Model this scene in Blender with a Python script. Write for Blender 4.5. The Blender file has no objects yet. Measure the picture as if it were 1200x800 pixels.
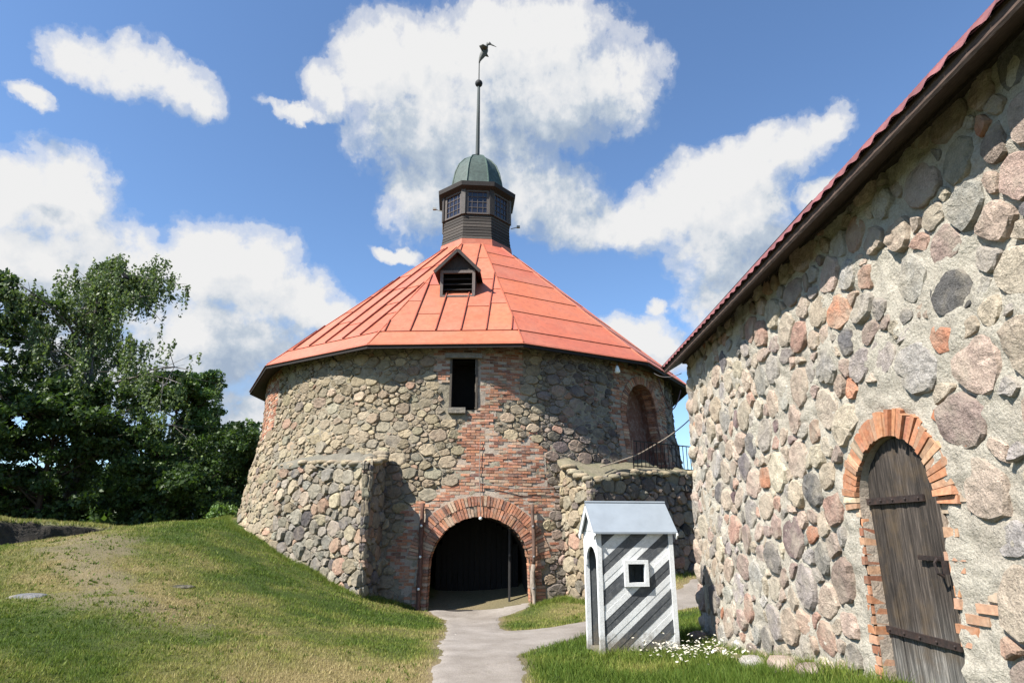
import bpy, math, random
import numpy as np
from mathutils import Vector

sc = bpy.context.scene
rad = math.radians
RNG = np.random.default_rng(7)
random.seed(7)

# ------------------------------------------------------------------ camera
EYE = 1.7
cam_d = bpy.data.cameras.new('camera')
cam = bpy.data.objects.new('camera', cam_d)
sc.collection.objects.link(cam)
cam.location = (0, 0, EYE)
cam.rotation_euler = (rad(90 + 16.7), 0, 0)
cam_d.sensor_width = 36
cam_d.lens = 22.2
cam_d.clip_start = 0.05
cam_d.clip_end = 9000
sc.camera = cam
sc.view_settings.view_transform = 'Standard'
sc.view_settings.look = 'None'
sc.view_settings.exposure = 1.20
sc.view_settings.gamma = 1.0

# ------------------------------------------------------------------ sun and sky
SUN_AZ, SUN_EL = rad(180 + 56), rad(48)        # clockwise from +Y
SD = Vector((math.sin(SUN_AZ) * math.cos(SUN_EL), math.cos(SUN_AZ) * math.cos(SUN_EL), math.sin(SUN_EL)))
sun_d = bpy.data.lights.new('sun', 'SUN')
sun_d.energy = 5.0
sun_d.angle = rad(0.53)
sun_d.color = (1.0, 0.955, 0.885)
sun = bpy.data.objects.new('sun', sun_d)
sc.collection.objects.link(sun)
sun.location = (-20, -20, 40)
sun.rotation_euler = SD.to_track_quat('Z', 'Y').to_euler()


class NT:
    """small helper to write node trees"""
    def __init__(s, tree):
        s.t = tree

    def n(s, typ, props=None, **ins):
        nd = s.t.nodes.new(typ)
        for k, v in (props or {}).items():
            setattr(nd, k, v)
        for k, v in ins.items():
            key = int(k[1:]) if k[0] == 'i' and k[1:].isdigit() else k.replace('_', ' ')
            sock = nd.inputs[key]
            if isinstance(v, bpy.types.NodeSocket):
                s.t.links.new(v, sock)
            else:
                sock.default_value = v
        return nd

    def math(s, op, a, b=None, c=None, clamp=False):
        nd = s.t.nodes.new('ShaderNodeMath')
        nd.operation = op
        nd.use_clamp = clamp
        for i, v in enumerate((a, b, c)):
            if v is None:
                continue
            if isinstance(v, bpy.types.NodeSocket):
                s.t.links.new(v, nd.inputs[i])
            else:
                nd.inputs[i].default_value = v
        return nd.outputs[0]

    def vec(s, op, a, b=None, scale=None):
        nd = s.t.nodes.new('ShaderNodeVectorMath')
        nd.operation = op
        for i, v in enumerate((a, b)):
            if v is None:
                continue
            if isinstance(v, bpy.types.NodeSocket):
                s.t.links.new(v, nd.inputs[i])
            else:
                nd.inputs[i].default_value = v
        if scale is not None:
            nd.inputs['Scale'].default_value = scale
        return nd.outputs['Value'] if op in ('LENGTH', 'DOT_PRODUCT', 'DISTANCE') else nd.outputs[0]

    def noise(s, vec, scale, detail=4, rough=0.55, dist=0.0, color=False):
        nd = s.n('ShaderNodeTexNoise', Vector=vec, Scale=scale, Detail=detail, Roughness=rough, Distortion=dist)
        return nd.outputs['Color' if color else 'Fac']

    def ramp(s, fac, stops, interp='LINEAR'):
        nd = s.t.nodes.new('ShaderNodeValToRGB')
        nd.color_ramp.interpolation = interp
        s.t.links.new(fac, nd.inputs[0])
        cr = nd.color_ramp
        while len(cr.elements) < len(stops):
            cr.elements.new(0.5)
        for e, (p, c) in zip(cr.elements, stops):
            e.position = p
            e.color = (c, c, c, 1) if isinstance(c, (int, float)) else (*c, 1)
        return nd.outputs[0]

    def mix(s, fac, a, b, blend='MIX'):
        nd = s.t.nodes.new('ShaderNodeMix')
        nd.data_type = 'RGBA'
        nd.blend_type = blend
        for k, v in ((0, fac), (6, a), (7, b)):
            if isinstance(v, bpy.types.NodeSocket):
                s.t.links.new(v, nd.inputs[k])
            elif k == 0:
                nd.inputs[k].default_value = v
            else:
                nd.inputs[k].default_value = (*v, 1)
        return nd.outputs[2]


world = bpy.data.worlds.new('World')
sc.world = world
world.use_nodes = True
wt = world.node_tree
wt.nodes.clear()
W_ = NT(wt)

# clouds: (az, el, radius az, radius el) in radians, read off the sky of the photograph
PITCH = rad(16.7)


def ray(px, py):
    u, v = (px - 600) / 740, (400 - py) / 740
    return Vector((u, math.cos(PITCH) - v * math.sin(PITCH), math.sin(PITCH) + v * math.cos(PITCH))).normalized()


def azel(px, py):
    d = ray(px, py)
    return math.atan2(d.x, d.y), math.asin(d.z)


CLOUDS = [(445, 75, 52, 62), (505, 70, 60, 62), (575, 60, 75, 62), (650, 50, 75, 60), (700, 95, 72, 60), (620, 130, 110, 55),
          (500, 150, 80, 60), (500, 225, 48, 52), (560, 180, 85, 60),
          (640, 235, 70, 38), (715, 262, 95, 28), (790, 250, 85, 40), (855, 200, 75, 38), (915, 165, 62, 34), (962, 150, 42, 22),
          (835, 290, 58, 50), (870, 335, 75, 48), (905, 290, 50, 32), (965, 225, 34, 24), (860, 240, 60, 50),
          (15, 225, 60, 52), (75, 240, 62, 62), (130, 300, 80, 50), (70, 330, 120, 80), (245, 305, 60, 46), (300, 320, 62, 58),
          (335, 345, 55, 40), (385, 370, 60, 28), (260, 400, 120, 60), (285, 500, 90, 50), (150, 420, 150, 70),
          (110, 60, 50, 32), (165, 78, 58, 38), (215, 105, 50, 34), (48, 115, 26, 14),
          (383, 105, 28, 34), (345, 130, 46, 9), (470, 296, 28, 8), (735, 395, 55, 24), (770, 408, 45, 30), (770, 360, 14, 10)]


def make_cloud_group():
    g = bpy.data.node_groups.new('cloud_density', 'ShaderNodeTree')
    g.interface.new_socket('P', in_out='INPUT', socket_type='NodeSocketVector')
    g.interface.new_socket('D', in_out='OUTPUT', socket_type='NodeSocketFloat')
    N = NT(g)
    gi = g.nodes.new('NodeGroupInput')
    go = g.nodes.new('NodeGroupOutput')
    p = gi.outputs[0]
    big = N.noise(p, 6.0, 4, 0.55, 0.2, True)
    off = N.vec('SCALE', N.vec('SUBTRACT', big, (0.5, 0.5, 0.5)), scale=0.07)
    sml = N.noise(p, 19.0, 5, 0.6, 0.0, True)
    off = N.vec('ADD', off, N.vec('SCALE', N.vec('SUBTRACT', sml, (0.5, 0.5, 0.5)), scale=0.045))
    q = N.vec('ADD', p, off)
    q = N.vec('MULTIPLY', q, (1, 1, 0))
    cur = None
    for (x, y, rx, ry) in CLOUDS:
        a, e = azel(x, y)
        a1, _ = azel(x + rx, y)
        a0, _ = azel(x - rx, y)
        _, e1 = azel(x, y - ry)
        _, e0 = azel(x, y + ry)
        ra, re = abs(a1 - a0) / 2 * 1.12, abs(e1 - e0) / 2 * 1.12
        v = N.vec('MULTIPLY', N.vec('SUBTRACT', q, (a, e, 0)), (1 / ra, 1 / re, 0))
        f = N.vec('DOT_PRODUCT', v, v)
        cur = f if cur is None else N.math('SMOOTH_MIN', cur, f, 0.35)
    field = N.math('SUBTRACT', 1.0, cur)
    field = N.math('MAXIMUM', field, -2.5)
    # unseen rest of the sky: sparser cumulus, thinned to cut fill light
    sep = N.n('ShaderNodeSeparateXYZ', Vector=p)
    far = N.math('MULTIPLY', N.math('SUBTRACT', N.noise(p, 2.3, 3, 0.5), 0.66), 7.0)
    az = N.math('ABSOLUTE', sep.outputs[0])
    outside = N.math('MAXIMUM', N.math('MULTIPLY', N.math('SUBTRACT', az, 0.85), 6.0, clamp=True),
                     N.math('MULTIPLY', N.math('SUBTRACT', sep.outputs[1], 0.86), 6.0, clamp=True))
    far = N.math('SUBTRACT', far, N.math('MULTIPLY', N.math('SUBTRACT', 1.0, outside), 4.0))
    field = N.math('MAXIMUM', field, far)
    n1 = N.math('SUBTRACT', N.noise(p, 9.0, 9, 0.62, 0.3), 0.5)
    n2 = N.math('SUBTRACT', N.noise(p, 34.0, 6, 0.6, 0.2), 0.5)
    n3 = N.math('SUBTRACT', N.noise(p, 90.0, 4, 0.6, 0.1), 0.5)
    d = N.math('ADD', field, N.math('ADD', N.math('MULTIPLY', n1, 2.2), N.math('MULTIPLY_ADD', n2, 1.1, N.math('MULTIPLY', n3, 0.25))))
    g.links.new(d, go.inputs[0])
    return g


cg = make_cloud_group()
tc = wt.nodes.new('ShaderNodeTexCoord')
sp = W_.n('ShaderNodeSeparateXYZ', Vector=W_.vec('NORMALIZE', tc.outputs['Generated']))
az = W_.math('ARCTAN2', sp.outputs[0], sp.outputs[1])
el = W_.math('ARCSINE', sp.outputs[2])
P0 = W_.n('ShaderNodeCombineXYZ', X=az, Y=el).outputs[0]


def dens(p):
    nd = wt.nodes.new('ShaderNodeGroup')
    nd.node_tree = cg
    wt.links.new(p, nd.inputs[0])
    return nd.outputs[0]


d0 = dens(P0)
d1 = dens(W_.vec('ADD', P0, (-0.035, 0.05, 0)))
alpha = W_.ramp(W_.math('MULTIPLY_ADD', d0, 0.4, 0.14), [(0.0, 0.0), (0.10, 0.12), (0.22, 0.58), (0.42, 1.0)], 'EASE')
d2 = dens(W_.vec('ADD', P0, (-0.05, 0.13, 0)))
relief = W_.math('ADD', W_.math('MULTIPLY', W_.math('SUBTRACT', d0, d1), 0.60), 0.88)
relief = W_.math('SUBTRACT', relief, W_.math('MULTIPLY', W_.math('MAXIMUM', d2, 0.0), 0.62), clamp=True)
cloudc = W_.ramp(relief, [(0.0, (0.43, 0.53, 0.68)), (0.4, (0.62, 0.70, 0.80)), (0.68, (0.86, 0.89, 0.93)), (1.0, (1.0, 1.0, 1.0))])
cloudc = W_.mix(1.0, cloudc, (4.5, 4.5, 4.5), 'MULTIPLY')
sky = W_.n('ShaderNodeTexSky', props=dict(sky_type='NISHITA', sun_disc=False, sun_elevation=SUN_EL, sun_rotation=SUN_AZ,
                                          altitude=0.0, air_density=1.0, dust_density=0.15, ozone_density=3.0)).outputs[0]
fade = W_.math('MULTIPLY', W_.math('ADD', el, 0.0), 14.0, clamp=True)
alpha = W_.math('MULTIPLY', alpha, fade)
sky = W_.mix(1.0, sky, (0.90, 1.0, 1.09), 'MULTIPLY')
col = W_.mix(alpha, sky, cloudc)
bg = W_.n('ShaderNodeBackground', Color=col, Strength=0.084)
out = W_.n('ShaderNodeOutputWorld')
wt.links.new(bg.outputs[0], out.inputs[0])

# ------------------------------------------------------------------ noise in numpy


def _hash(ix, iy, iz):
    h = (ix.astype(np.int64) * 374761393 + iy.astype(np.int64) * 668265263 + iz.astype(np.int64) * 2147483647 + 1013) & 0xffffffff
    h = ((h ^ (h >> 13)) * 1274126177) & 0xffffffff
    h = (h ^ (h >> 16)) & 0xffff
    return h / 65535.0


def vnoise(x, y, z=0.0):
    x, y, z = np.broadcast_arrays(np.asarray(x, float), np.asarray(y, float), np.asarray(z, float))
    ix, iy, iz = np.floor(x), np.floor(y), np.floor(z)
    fx, fy, fz = x - ix, y - iy, z - iz
    fx, fy, fz = (f * f * (3 - 2 * f) for f in (fx, fy, fz))
    r = 0
    for dx in (0, 1):
        for dy in (0, 1):
            for dz in (0, 1):
                w = (fx if dx else 1 - fx) * (fy if dy else 1 - fy) * (fz if dz else 1 - fz)
                r = r + w * _hash(ix + dx, iy + dy, iz + dz)
    return r * 2 - 1


def fbm(x, y, z=0.0, o=4):
    r, a = 0, 0.5
    for i in range(o):
        r = r + a * vnoise(np.asarray(x) * 2 ** i + 17.3 * i, np.asarray(y) * 2 ** i - 9.1 * i, np.asarray(z) * 2 ** i)
        a *= 0.5
    return r


def sstep(a, b, x):
    t = np.clip((np.asarray(x, float) - a) / (b - a), 0, 1)
    return t * t * (3 - 2 * t)

# ------------------------------------------------------------------ objects
COL = sc.collection
WL = {}


def link(o, parent=None, loc=(0, 0, 0)):
    COL.objects.link(o)
    WL[o.name] = Vector(loc)
    if parent is not None:
        o.parent = parent
        o.location = Vector(loc) - WL[parent.name]
    else:
        o.location = loc
    return o


def tag(o, label=None, cat=None, group=None, kind=None):
    for k, v in (('label', label), ('category', cat), ('group', group), ('kind', kind)):
        if v:
            o[k] = v
    return o


def empty(name, loc, label, cat, group=None):
    o = bpy.data.objects.new(name, None)
    o.empty_display_size = 0.2
    link(o, None, loc)
    return tag(o, label, cat, group)


def mesh_np(name, V, F, mat=None, tint=None, smooth=False, attrs=None):
    """V (n,3) ; F list of face arrays (m,k)"""
    V = np.asarray(V, np.float32)
    if isinstance(F, np.ndarray):
        F = [F]
    F = [np.asarray(f, np.int32) for f in F if len(f)]
    me = bpy.data.meshes.new(name)
    me.vertices.add(len(V))
    me.vertices.foreach_set('co', V.ravel())
    nl = sum(f.size for f in F)
    npoly = sum(len(f) for f in F)
    me.loops.add(nl)
    me.polygons.add(npoly)
    me.loops.foreach_set('vertex_index', np.concatenate([f.ravel() for f in F]))
    tot = np.concatenate([np.full(len(f), f.shape[1], np.int32) for f in F])
    st = np.concatenate([[0], np.cumsum(tot)[:-1]]).astype(np.int32)
    me.polygons.foreach_set('loop_start', st)
    me.polygons.foreach_set('loop_total', tot)
    me.polygons.foreach_set('use_smooth', np.full(npoly, bool(smooth)))
    if tint is not None:
        a = me.attributes.new('tint', 'FLOAT_COLOR', 'POINT')
        t = np.asarray(tint, np.float32)
        if t.ndim == 1:
            t = np.tile(t, (len(V), 1))
        a.data.foreach_set('color', np.concatenate([t, np.ones((len(V), 1), np.float32)], 1).ravel())
    for k, v in (attrs or {}).items():
        a = me.attributes.new(k, 'FLOAT', 'POINT')
        a.data.foreach_set('value', np.asarray(v, np.float32))
    if mat is not None:
        me.materials.append(mat)
    me.update(calc_edges=True)
    return me


def obj(name, V, F, mat, parent=None, tint=None, smooth=False, attrs=None, origin=None):
    V = np.asarray(V, float)
    c = V.mean(0) if origin is None else np.asarray(origin, float)
    me = mesh_np(name, V - c, F, mat, tint, smooth, attrs)
    o = bpy.data.objects.new(name, me)
    return link(o, parent, c)


class MB:
    """collects shapes into one mesh"""
    def __init__(s):
        s.V, s.Q, s.T, s.n, s.P = [], [], [], 0, []

    def add(s, V, F):
        V = np.asarray(V, float)
        if isinstance(F, np.ndarray) or (len(F) and not hasattr(F[0][0], '__len__')):
            F = [F]
        for f in F:
            f = [list(x) for x in f]
            for x in f:
                x = [i + s.n for i in x]
                (s.Q if len(x) == 4 else s.T if len(x) == 3 else s.P).append(x)
        s.V.append(V)
        s.n += len(V)
        return s

    def box(s, c, size, ax=None):
        """ax: 3x3 rows are the axes"""
        c = np.asarray(c, float)
        h = np.asarray(size, float) / 2
        ax = np.eye(3) if ax is None else np.asarray(ax, float)
        V = [c + ax[0] * h[0] * i + ax[1] * h[1] * j + ax[2] * h[2] * k for i in (-1, 1) for j in (-1, 1) for k in (-1, 1)]
        return s.add(V, np.array(BOXF))

    def tube(s, pts, r, n=8, caps=True):
        V, F = tube(pts, r, n, caps)
        for f in F:
            s.add_faces_only(f)
        s.V.append(V)
        s.n += len(V)
        return s

    def add_faces_only(s, f):
        for x in f:
            x = [int(i) + s.n for i in x]
            (s.Q if len(x) == 4 else s.T if len(x) == 3 else s.P).append(x)

    def build(s, name, mat, parent=None, tint=None, smooth=False, origin=None):
        V = np.concatenate(s.V)
        F = []
        if s.Q:
            F.append(np.array(s.Q))
        if s.T:
            F.append(np.array(s.T))
        by = {}
        for p in s.P:
            by.setdefault(len(p), []).append(p)
        F += [np.array(v) for v in by.values()]
        return obj(name, V, F, mat, parent, tint, smooth, None, origin)


BOXF = [(0, 1, 3, 2), (4, 6, 7, 5), (0, 4, 5, 1), (2, 3, 7, 6), (0, 2, 6, 4), (1, 5, 7, 3)]


def tube(pts, r, n=8, caps=True):
    pts = np.asarray(pts, float)
    m = len(pts)
    r = np.broadcast_to(np.asarray(r, float), (m,))
    d = np.gradient(pts, axis=0)
    d /= np.linalg.norm(d, axis=1, keepdims=True) + 1e-9
    up = np.tile(np.array([0.0, 0, 1]), (m, 1))
    if abs(d[:, 2]).mean() > 0.8:
        up[:] = (1.0, 0, 0)
    a = np.cross(d, up)
    a /= np.linalg.norm(a, axis=1, keepdims=True) + 1e-9
    b = np.cross(d, a)
    t = np.linspace(0, 2 * np.pi, n, endpoint=False)
    V = pts[:, None] + r[:, None, None] * (np.cos(t)[None, :, None] * a[:, None] + np.sin(t)[None, :, None] * b[:, None])
    V = V.reshape(-1, 3)
    i = np.arange(m - 1)[:, None] * n
    j = np.arange(n)[None]
    k = (j + 1) % n
    Q = np.stack([i + j, i + n + j, i + n + k, i + k], -1).reshape(-1, 4)
    F = [Q]
    if caps:
        F.append(np.array([list(range(n))]))
        F.append(np.array([list(range((m - 1) * n, m * n))[::-1]]))
    return V, F


def beam(mb, a, b, w, h, up=(0, 0, 1)):
    a, b = np.asarray(a, float), np.asarray(b, float)
    d = b - a
    L = np.linalg.norm(d)
    d /= L
    s_ = np.cross(d, up)
    s_ /= np.linalg.norm(s_)
    u_ = np.cross(s_, d)
    mb.box((a + b) / 2, (L, w, h), [d, s_, u_])
    return mb

# ------------------------------------------------------------------ materials


def new_mat(name):
    m = bpy.data.materials.new(name)
    m.use_nodes = True
    t = m.node_tree
    t.nodes.clear()
    N = NT(t)
    b = N.n('ShaderNodeBsdfPrincipled')
    o = N.n('ShaderNodeOutputMaterial')
    t.links.new(b.outputs[0], o.inputs[0])
    return m, N, b, o


def setin(N, b, **k):
    for kk, v in k.items():
        s = b.inputs[kk.replace('_', ' ')]
        if isinstance(v, bpy.types.NodeSocket):
            N.t.links.new(v, s)
        else:
            s.default_value = v


def pos(N):
    return N.n('ShaderNodeNewGeometry').outputs['Position']


def bump(N, h, strength=0.5, dist=0.02):
    return N.n('ShaderNodeBump', Strength=strength, Distance=dist, Height=h).outputs[0]


def mat_stone(name, speck=1.0, dust=(0.5, 0.45, 0.35), dust_amt=0.25, bs=0.6, refl=0.57):
    m, N, b, o = new_mat(name)
    p = pos(N)
    t = N.n('ShaderNodeAttribute', props=dict(attribute_name='tint')).outputs['Color']
    n1 = N.noise(p, 9, 6, 0.6)
    n2 = N.noise(p, 60, 4, 0.7)
    n3 = N.noise(p, 3.2, 5, 0.6)
    v = N.ramp(n1, [(0.25, 0.62), (0.5, 1.0), (0.75, 1.35)])
    c = N.mix(1.0, t, v, 'MULTIPLY')
    s = N.ramp(n2, [(0.35, 0.68), (0.5, 1.0), (0.66, 1.35)])
    c = N.mix(0.75 * speck, c, N.mix(1.0, c, s, 'MULTIPLY'))
    du = N.ramp(n3, [(0.45, 0.0), (0.68, 1.0)])
    c = N.mix(N.math('MULTIPLY', du, dust_amt), c, dust)
    c = N.mix(1.0, c, (refl, refl, refl), 'MULTIPLY')
    h = N.math('ADD', N.math('MULTIPLY', n1, 1.0), N.math('MULTIPLY', n2, 0.35))
    setin(N, b, Base_Color=c, Roughness=0.92, Normal=bump(N, h, bs, 0.05))
    b.inputs['Specular IOR Level'].default_value = 0.2
    return m


def mat_mortar(name, c1, c2, c3, bs=0.8, refl=0.57):
    m, N, b, o = new_mat(name)
    p = pos(N)
    n0 = N.noise(p, 0.9, 4, 0.6)
    n1 = N.noise(p, 7, 7, 0.65)
    n2 = N.noise(p, 45, 5, 0.7)
    c = N.mix(N.ramp(n1, [(0.35, 0.0), (0.65, 1.0)]), c1, c2)
    c = N.mix(N.ramp(n0, [(0.45, 0.0), (0.7, 0.8)]), c, c3)
    s = N.ramp(n2, [(0.3, 0.6), (0.5, 1.0), (0.7, 1.2)])
    c = N.mix(0.8, c, N.mix(1.0, c, s, 'MULTIPLY'))
    c = N.mix(1.0, c, (refl, refl, refl), 'MULTIPLY')
    h = N.math('ADD', n1, N.math('MULTIPLY', n2, 0.4))
    setin(N, b, Base_Color=c, Roughness=0.95, Normal=bump(N, h, bs, 0.06))
    b.inputs['Specular IOR Level'].default_value = 0.15
    return m


def mat_tint(name, rough=0.8, sc_=14, lo=0.7, hi=1.25, bs=0.3, stretch=None, metallic=0.0, spec=0.3, stain=None, bdist=0.01, refl=.60):
    """base colour from the tint attribute, broken up by noise; stretch = (x,y,z) scaling for grain"""
    m, N, b, o = new_mat(name)
    p = pos(N)
    q = N.vec('MULTIPLY', p, stretch) if stretch else p
    t = N.n('ShaderNodeAttribute', props=dict(attribute_name='tint')).outputs['Color']
    n1 = N.noise(q, sc_, 6, 0.62)
    c = N.mix(1.0, t, N.ramp(n1, [(0.28, lo), (0.5, 1.0), (0.72, hi)]), 'MULTIPLY')
    if stain:
        sc2, scol, amt = stain
        n2 = N.noise(p, sc2, 6, 0.65)
        c = N.mix(N.math('MULTIPLY', N.ramp(n2, [(0.48, 0.0), (0.68, 1.0)]), amt), c, scol)
    c = N.mix(1.0, c, (refl, refl, refl), 'MULTIPLY')
    setin(N, b, Base_Color=c, Roughness=rough, Metallic=metallic, Normal=bump(N, n1, bs, bdist))
    b.inputs['Specular IOR Level'].default_value = spec
    return m


M_tstone = mat_stone('tower_stone', 0.9, (0.38, 0.315, 0.225), 0.42, 0.9, .78)
M_tmortar = mat_mortar('tower_mortar', (0.30, 0.26, 0.19), (0.40, 0.35, 0.26), (0.28, 0.23, 0.18), 0.8, .70)
M_bstone = mat_stone('house_stone', 1.0, (0.56, 0.49, 0.38), 0.60, 1.0, .66)
M_bmortar = mat_mortar('house_mortar', (0.54, 0.49, 0.40), (0.62, 0.57, 0.47), (0.50, 0.44, 0.36), 1.0, .70)
M_brick = mat_tint('old_brick', 0.9, 22, 0.6, 1.35, 0.7, stain=(6, (0.40, 0.33, 0.27), 0.5), refl=.84)
M_brick2 = mat_tint('arch_brick', 0.9, 22, 0.7, 1.3, 0.7, stain=(9, (0.48, 0.40, 0.30), 0.35))
M_bmort2 = mat_mortar('brick_joint', (0.42, 0.36, 0.29), (0.36, 0.29, 0.23), (0.36, 0.27, 0.20), 0.5, .85)
def mat_roof():
    m, N, b, o = new_mat('red_sheet_metal')
    p = pos(N)
    t = N.n('ShaderNodeAttribute', props=dict(attribute_name='tint')).outputs['Color']
    fade = N.noise(p, 0.9, 5, 0.6)
    spots = N.noise(p, 5.0, 7, 0.7)
    streak = N.noise(N.vec('MULTIPLY', p, (3.0, 3.0, 0.45)), 2.2, 6, 0.65)
    c = N.mix(1.0, t, N.ramp(spots, [(0.3, 0.88), (0.5, 1.0), (0.7, 1.08)]), 'MULTIPLY')
    c = N.mix(N.math('MULTIPLY', N.ramp(fade, [(0.42, 0.0), (0.66, 1.0)]), 0.45), c, (0.66, 0.27, 0.17))
    c = N.mix(N.math('MULTIPLY', N.ramp(streak, [(0.54, 0.0), (0.72, 1.0)]), 0.45), c, (0.30, 0.11, 0.07))
    c = N.mix(1.0, c, (0.60, 0.60, 0.60), 'MULTIPLY')
    h = N.noise(p, 1.6, 3, 0.5)
    setin(N, b, Base_Color=c, Roughness=N.ramp(spots, [(0.3, 0.38), (0.7, 0.6)]), Normal=bump(N, h, 0.35, 0.06))
    b.inputs['Specular IOR Level'].default_value = 0.4
    return m


M_roof = mat_roof()
M_seam = mat_tint('red_seam', 0.6, 9, 0.7, 1.1, 0.2)
M_wood = mat_tint('dark_timber', 0.8, 9, 0.55, 1.5, 0.5, stretch=(6, 6, 1))
M_woodh = mat_tint('dark_board', 0.8, 9, 0.5, 1.6, 0.5, stretch=(1.2, 1.2, 9))
M_copper = mat_tint('green_copper', 0.6, 7, 0.6, 1.4, 0.3, stain=(5, (0.07, 0.10, 0.09), 0.6))
M_iron = mat_tint('rusty_iron', 0.7, 30, 0.6, 1.5, 0.4, stain=(20, (0.10, 0.05, 0.035), 0.5))
M_paint = mat_tint('painted_board', 0.7, 25, 0.8, 1.1, 0.35, stretch=(2, 2, 2), stain=(14, (0.36, 0.36, 0.34), 0.22), refl=.78)
_n = NT(M_paint.node_tree)
_b = [x for x in _n.t.nodes if x.type == 'BSDF_PRINCIPLED'][0]
_c = _b.inputs['Base Color'].links[0].from_socket
_z = _n.n('ShaderNodeSeparateXYZ', Vector=pos(_n)).outputs[2]
_m = _n.math('SUBTRACT', _n.noise(pos(_n), 7, 6, 0.7), _n.math('MULTIPLY', _z, 1.3), clamp=True)      # mud splashed on the foot of the boards
_c = _n.mix(_n.ramp(_m, [(0.12, 0.0), (0.42, 0.75)]), _c, (0.16, 0.13, 0.09))
_ch = _n.ramp(_n.noise(pos(_n), 38, 5, 0.7), [(0.64, 0.0), (0.68, 1.0)])
_c = _n.mix(_n.math('MULTIPLY', _ch, 0.6), _c, (0.20, 0.18, 0.155))                                   # chipped paint
_n.t.links.new(_c, _b.inputs['Base Color'])
M_sheet = mat_tint('grey_sheet', 0.45, 4, 0.9, 1.08, 0.1, spec=0.5)
M_door = mat_tint('weathered_plank', 0.85, 6, 0.3, 2.6, 0.9, stretch=(9, 9, 0.6), stain=(5.0, (0.17, 0.115, 0.06), 0.45))
M_tile = mat_tint('red_tile', 0.6, 10, 0.75, 1.2, 0.3)
M_bark = mat_tint('bark', 0.9, 6, 0.5, 1.6, 0.8, stretch=(3, 3, 1))
M_dark = mat_tint('dark_interior', 1.0, 5, 0.8, 1.2, 0.1)

m, N, b, o = new_mat('window_glass')
setin(N, b, Base_Color=(0.02, 0.022, 0.035, 1), Roughness=0.12)
M_glass = m

m, N, b, o = new_mat('white_lamp')
setin(N, b, Base_Color=(0.75, 0.75, 0.72, 1), Roughness=0.4)
M_white = m


def mat_ground():
    m, N, b, o = new_mat('turf')
    p = pos(N)
    dry = N.n('ShaderNodeAttribute', props=dict(attribute_name='dry')).outputs['Fac']
    soil = N.n('ShaderNodeAttribute', props=dict(attribute_name='soil')).outputs['Fac']
    n1 = N.noise(p, 5, 6, 0.7)
    n2 = N.noise(p, 30, 5, 0.7)
    f = N.math('ADD', dry, N.math('MULTIPLY', N.math('SUBTRACT', n1, 0.5), 0.7), clamp=True)
    c = N.ramp(f, [(0.0, (0.04, 0.06, 0.014)), (0.45, (0.085, 0.09, 0.028)), (1.0, (0.18, 0.14, 0.065))])
    c = N.mix(soil, c, (0.18, 0.14, 0.095))
    c = N.mix(1.0, c, N.ramp(n2, [(0.3, 0.55), (0.5, 1.0), (0.7, 1.3)]), 'MULTIPLY')
    setin(N, b, Base_Color=c, Roughness=0.95, Normal=bump(N, n2, 0.8, 0.03))
    b.inputs['Specular IOR Level'].default_value = 0.1
    return m


def mat_blade():
    m, N, b, o = new_mat('grass_blade')
    dry = N.n('ShaderNodeAttribute', props=dict(attribute_name='dry')).outputs['Fac']
    c = N.ramp(dry, [(0.0, (0.075, 0.125, 0.018)), (0.3, (0.165, 0.205, 0.036)), (0.6, (0.28, 0.265, 0.08)), (1.0, (0.38, 0.315, 0.15))])
    setin(N, b, Base_Color=c, Roughness=0.6)
    b.inputs['Specular IOR Level'].default_value = 0.15
    tr = N.n('ShaderNodeBsdfTranslucent', Color=c)
    mx = N.n('ShaderNodeMixShader', i0=0.35, i1=b.outputs[0], i2=tr.outputs[0])
    N.t.links.new(mx.outputs[0], o.inputs[0])
    return m


def mat_leaf():
    m, N, b, o = new_mat('leaf')
    t = N.n('ShaderNodeAttribute', props=dict(attribute_name='tint')).outputs['Color']
    setin(N, b, Base_Color=t, Roughness=0.5)
    b.inputs['Specular IOR Level'].default_value = 0.3
    tr = N.n('ShaderNodeBsdfTranslucent', Color=N.mix(1.0, t, (1.3, 1.4, 0.6), 'MULTIPLY'))
    mx = N.n('ShaderNodeMixShader', i0=0.3, i1=b.outputs[0], i2=tr.outputs[0])
    N.t.links.new(mx.outputs[0], o.inputs[0])
    return m


def mat_path():
    m, N, b, o = new_mat('gravel_path')
    p = pos(N)
    n1 = N.noise(p, 1.2, 5, 0.6)
    n2 = N.noise(p, 60, 5, 0.75)
    n3 = N.noise(p, 9, 6, 0.7)
    c = N.mix(N.ramp(n1, [(0.35, 0.0), (0.65, 1.0)]), (0.35, 0.30, 0.25), (0.52, 0.46, 0.40))
    c = N.mix(N.ramp(n3, [(0.5, 0.0), (0.7, 0.5)]), c, (0.33, 0.29, 0.22))
    c = N.mix(1.0, c, N.ramp(n2, [(0.3, 0.28), (0.5, .50), (0.7, .66)]), 'MULTIPLY')
    setin(N, b, Base_Color=c, Roughness=0.95, Normal=bump(N, N.math('ADD', n2, n3), 0.6, 0.02))
    return m


M_ground, M_blade, M_leaf, M_path = mat_ground(), mat_blade(), mat_leaf(), mat_path()

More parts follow.
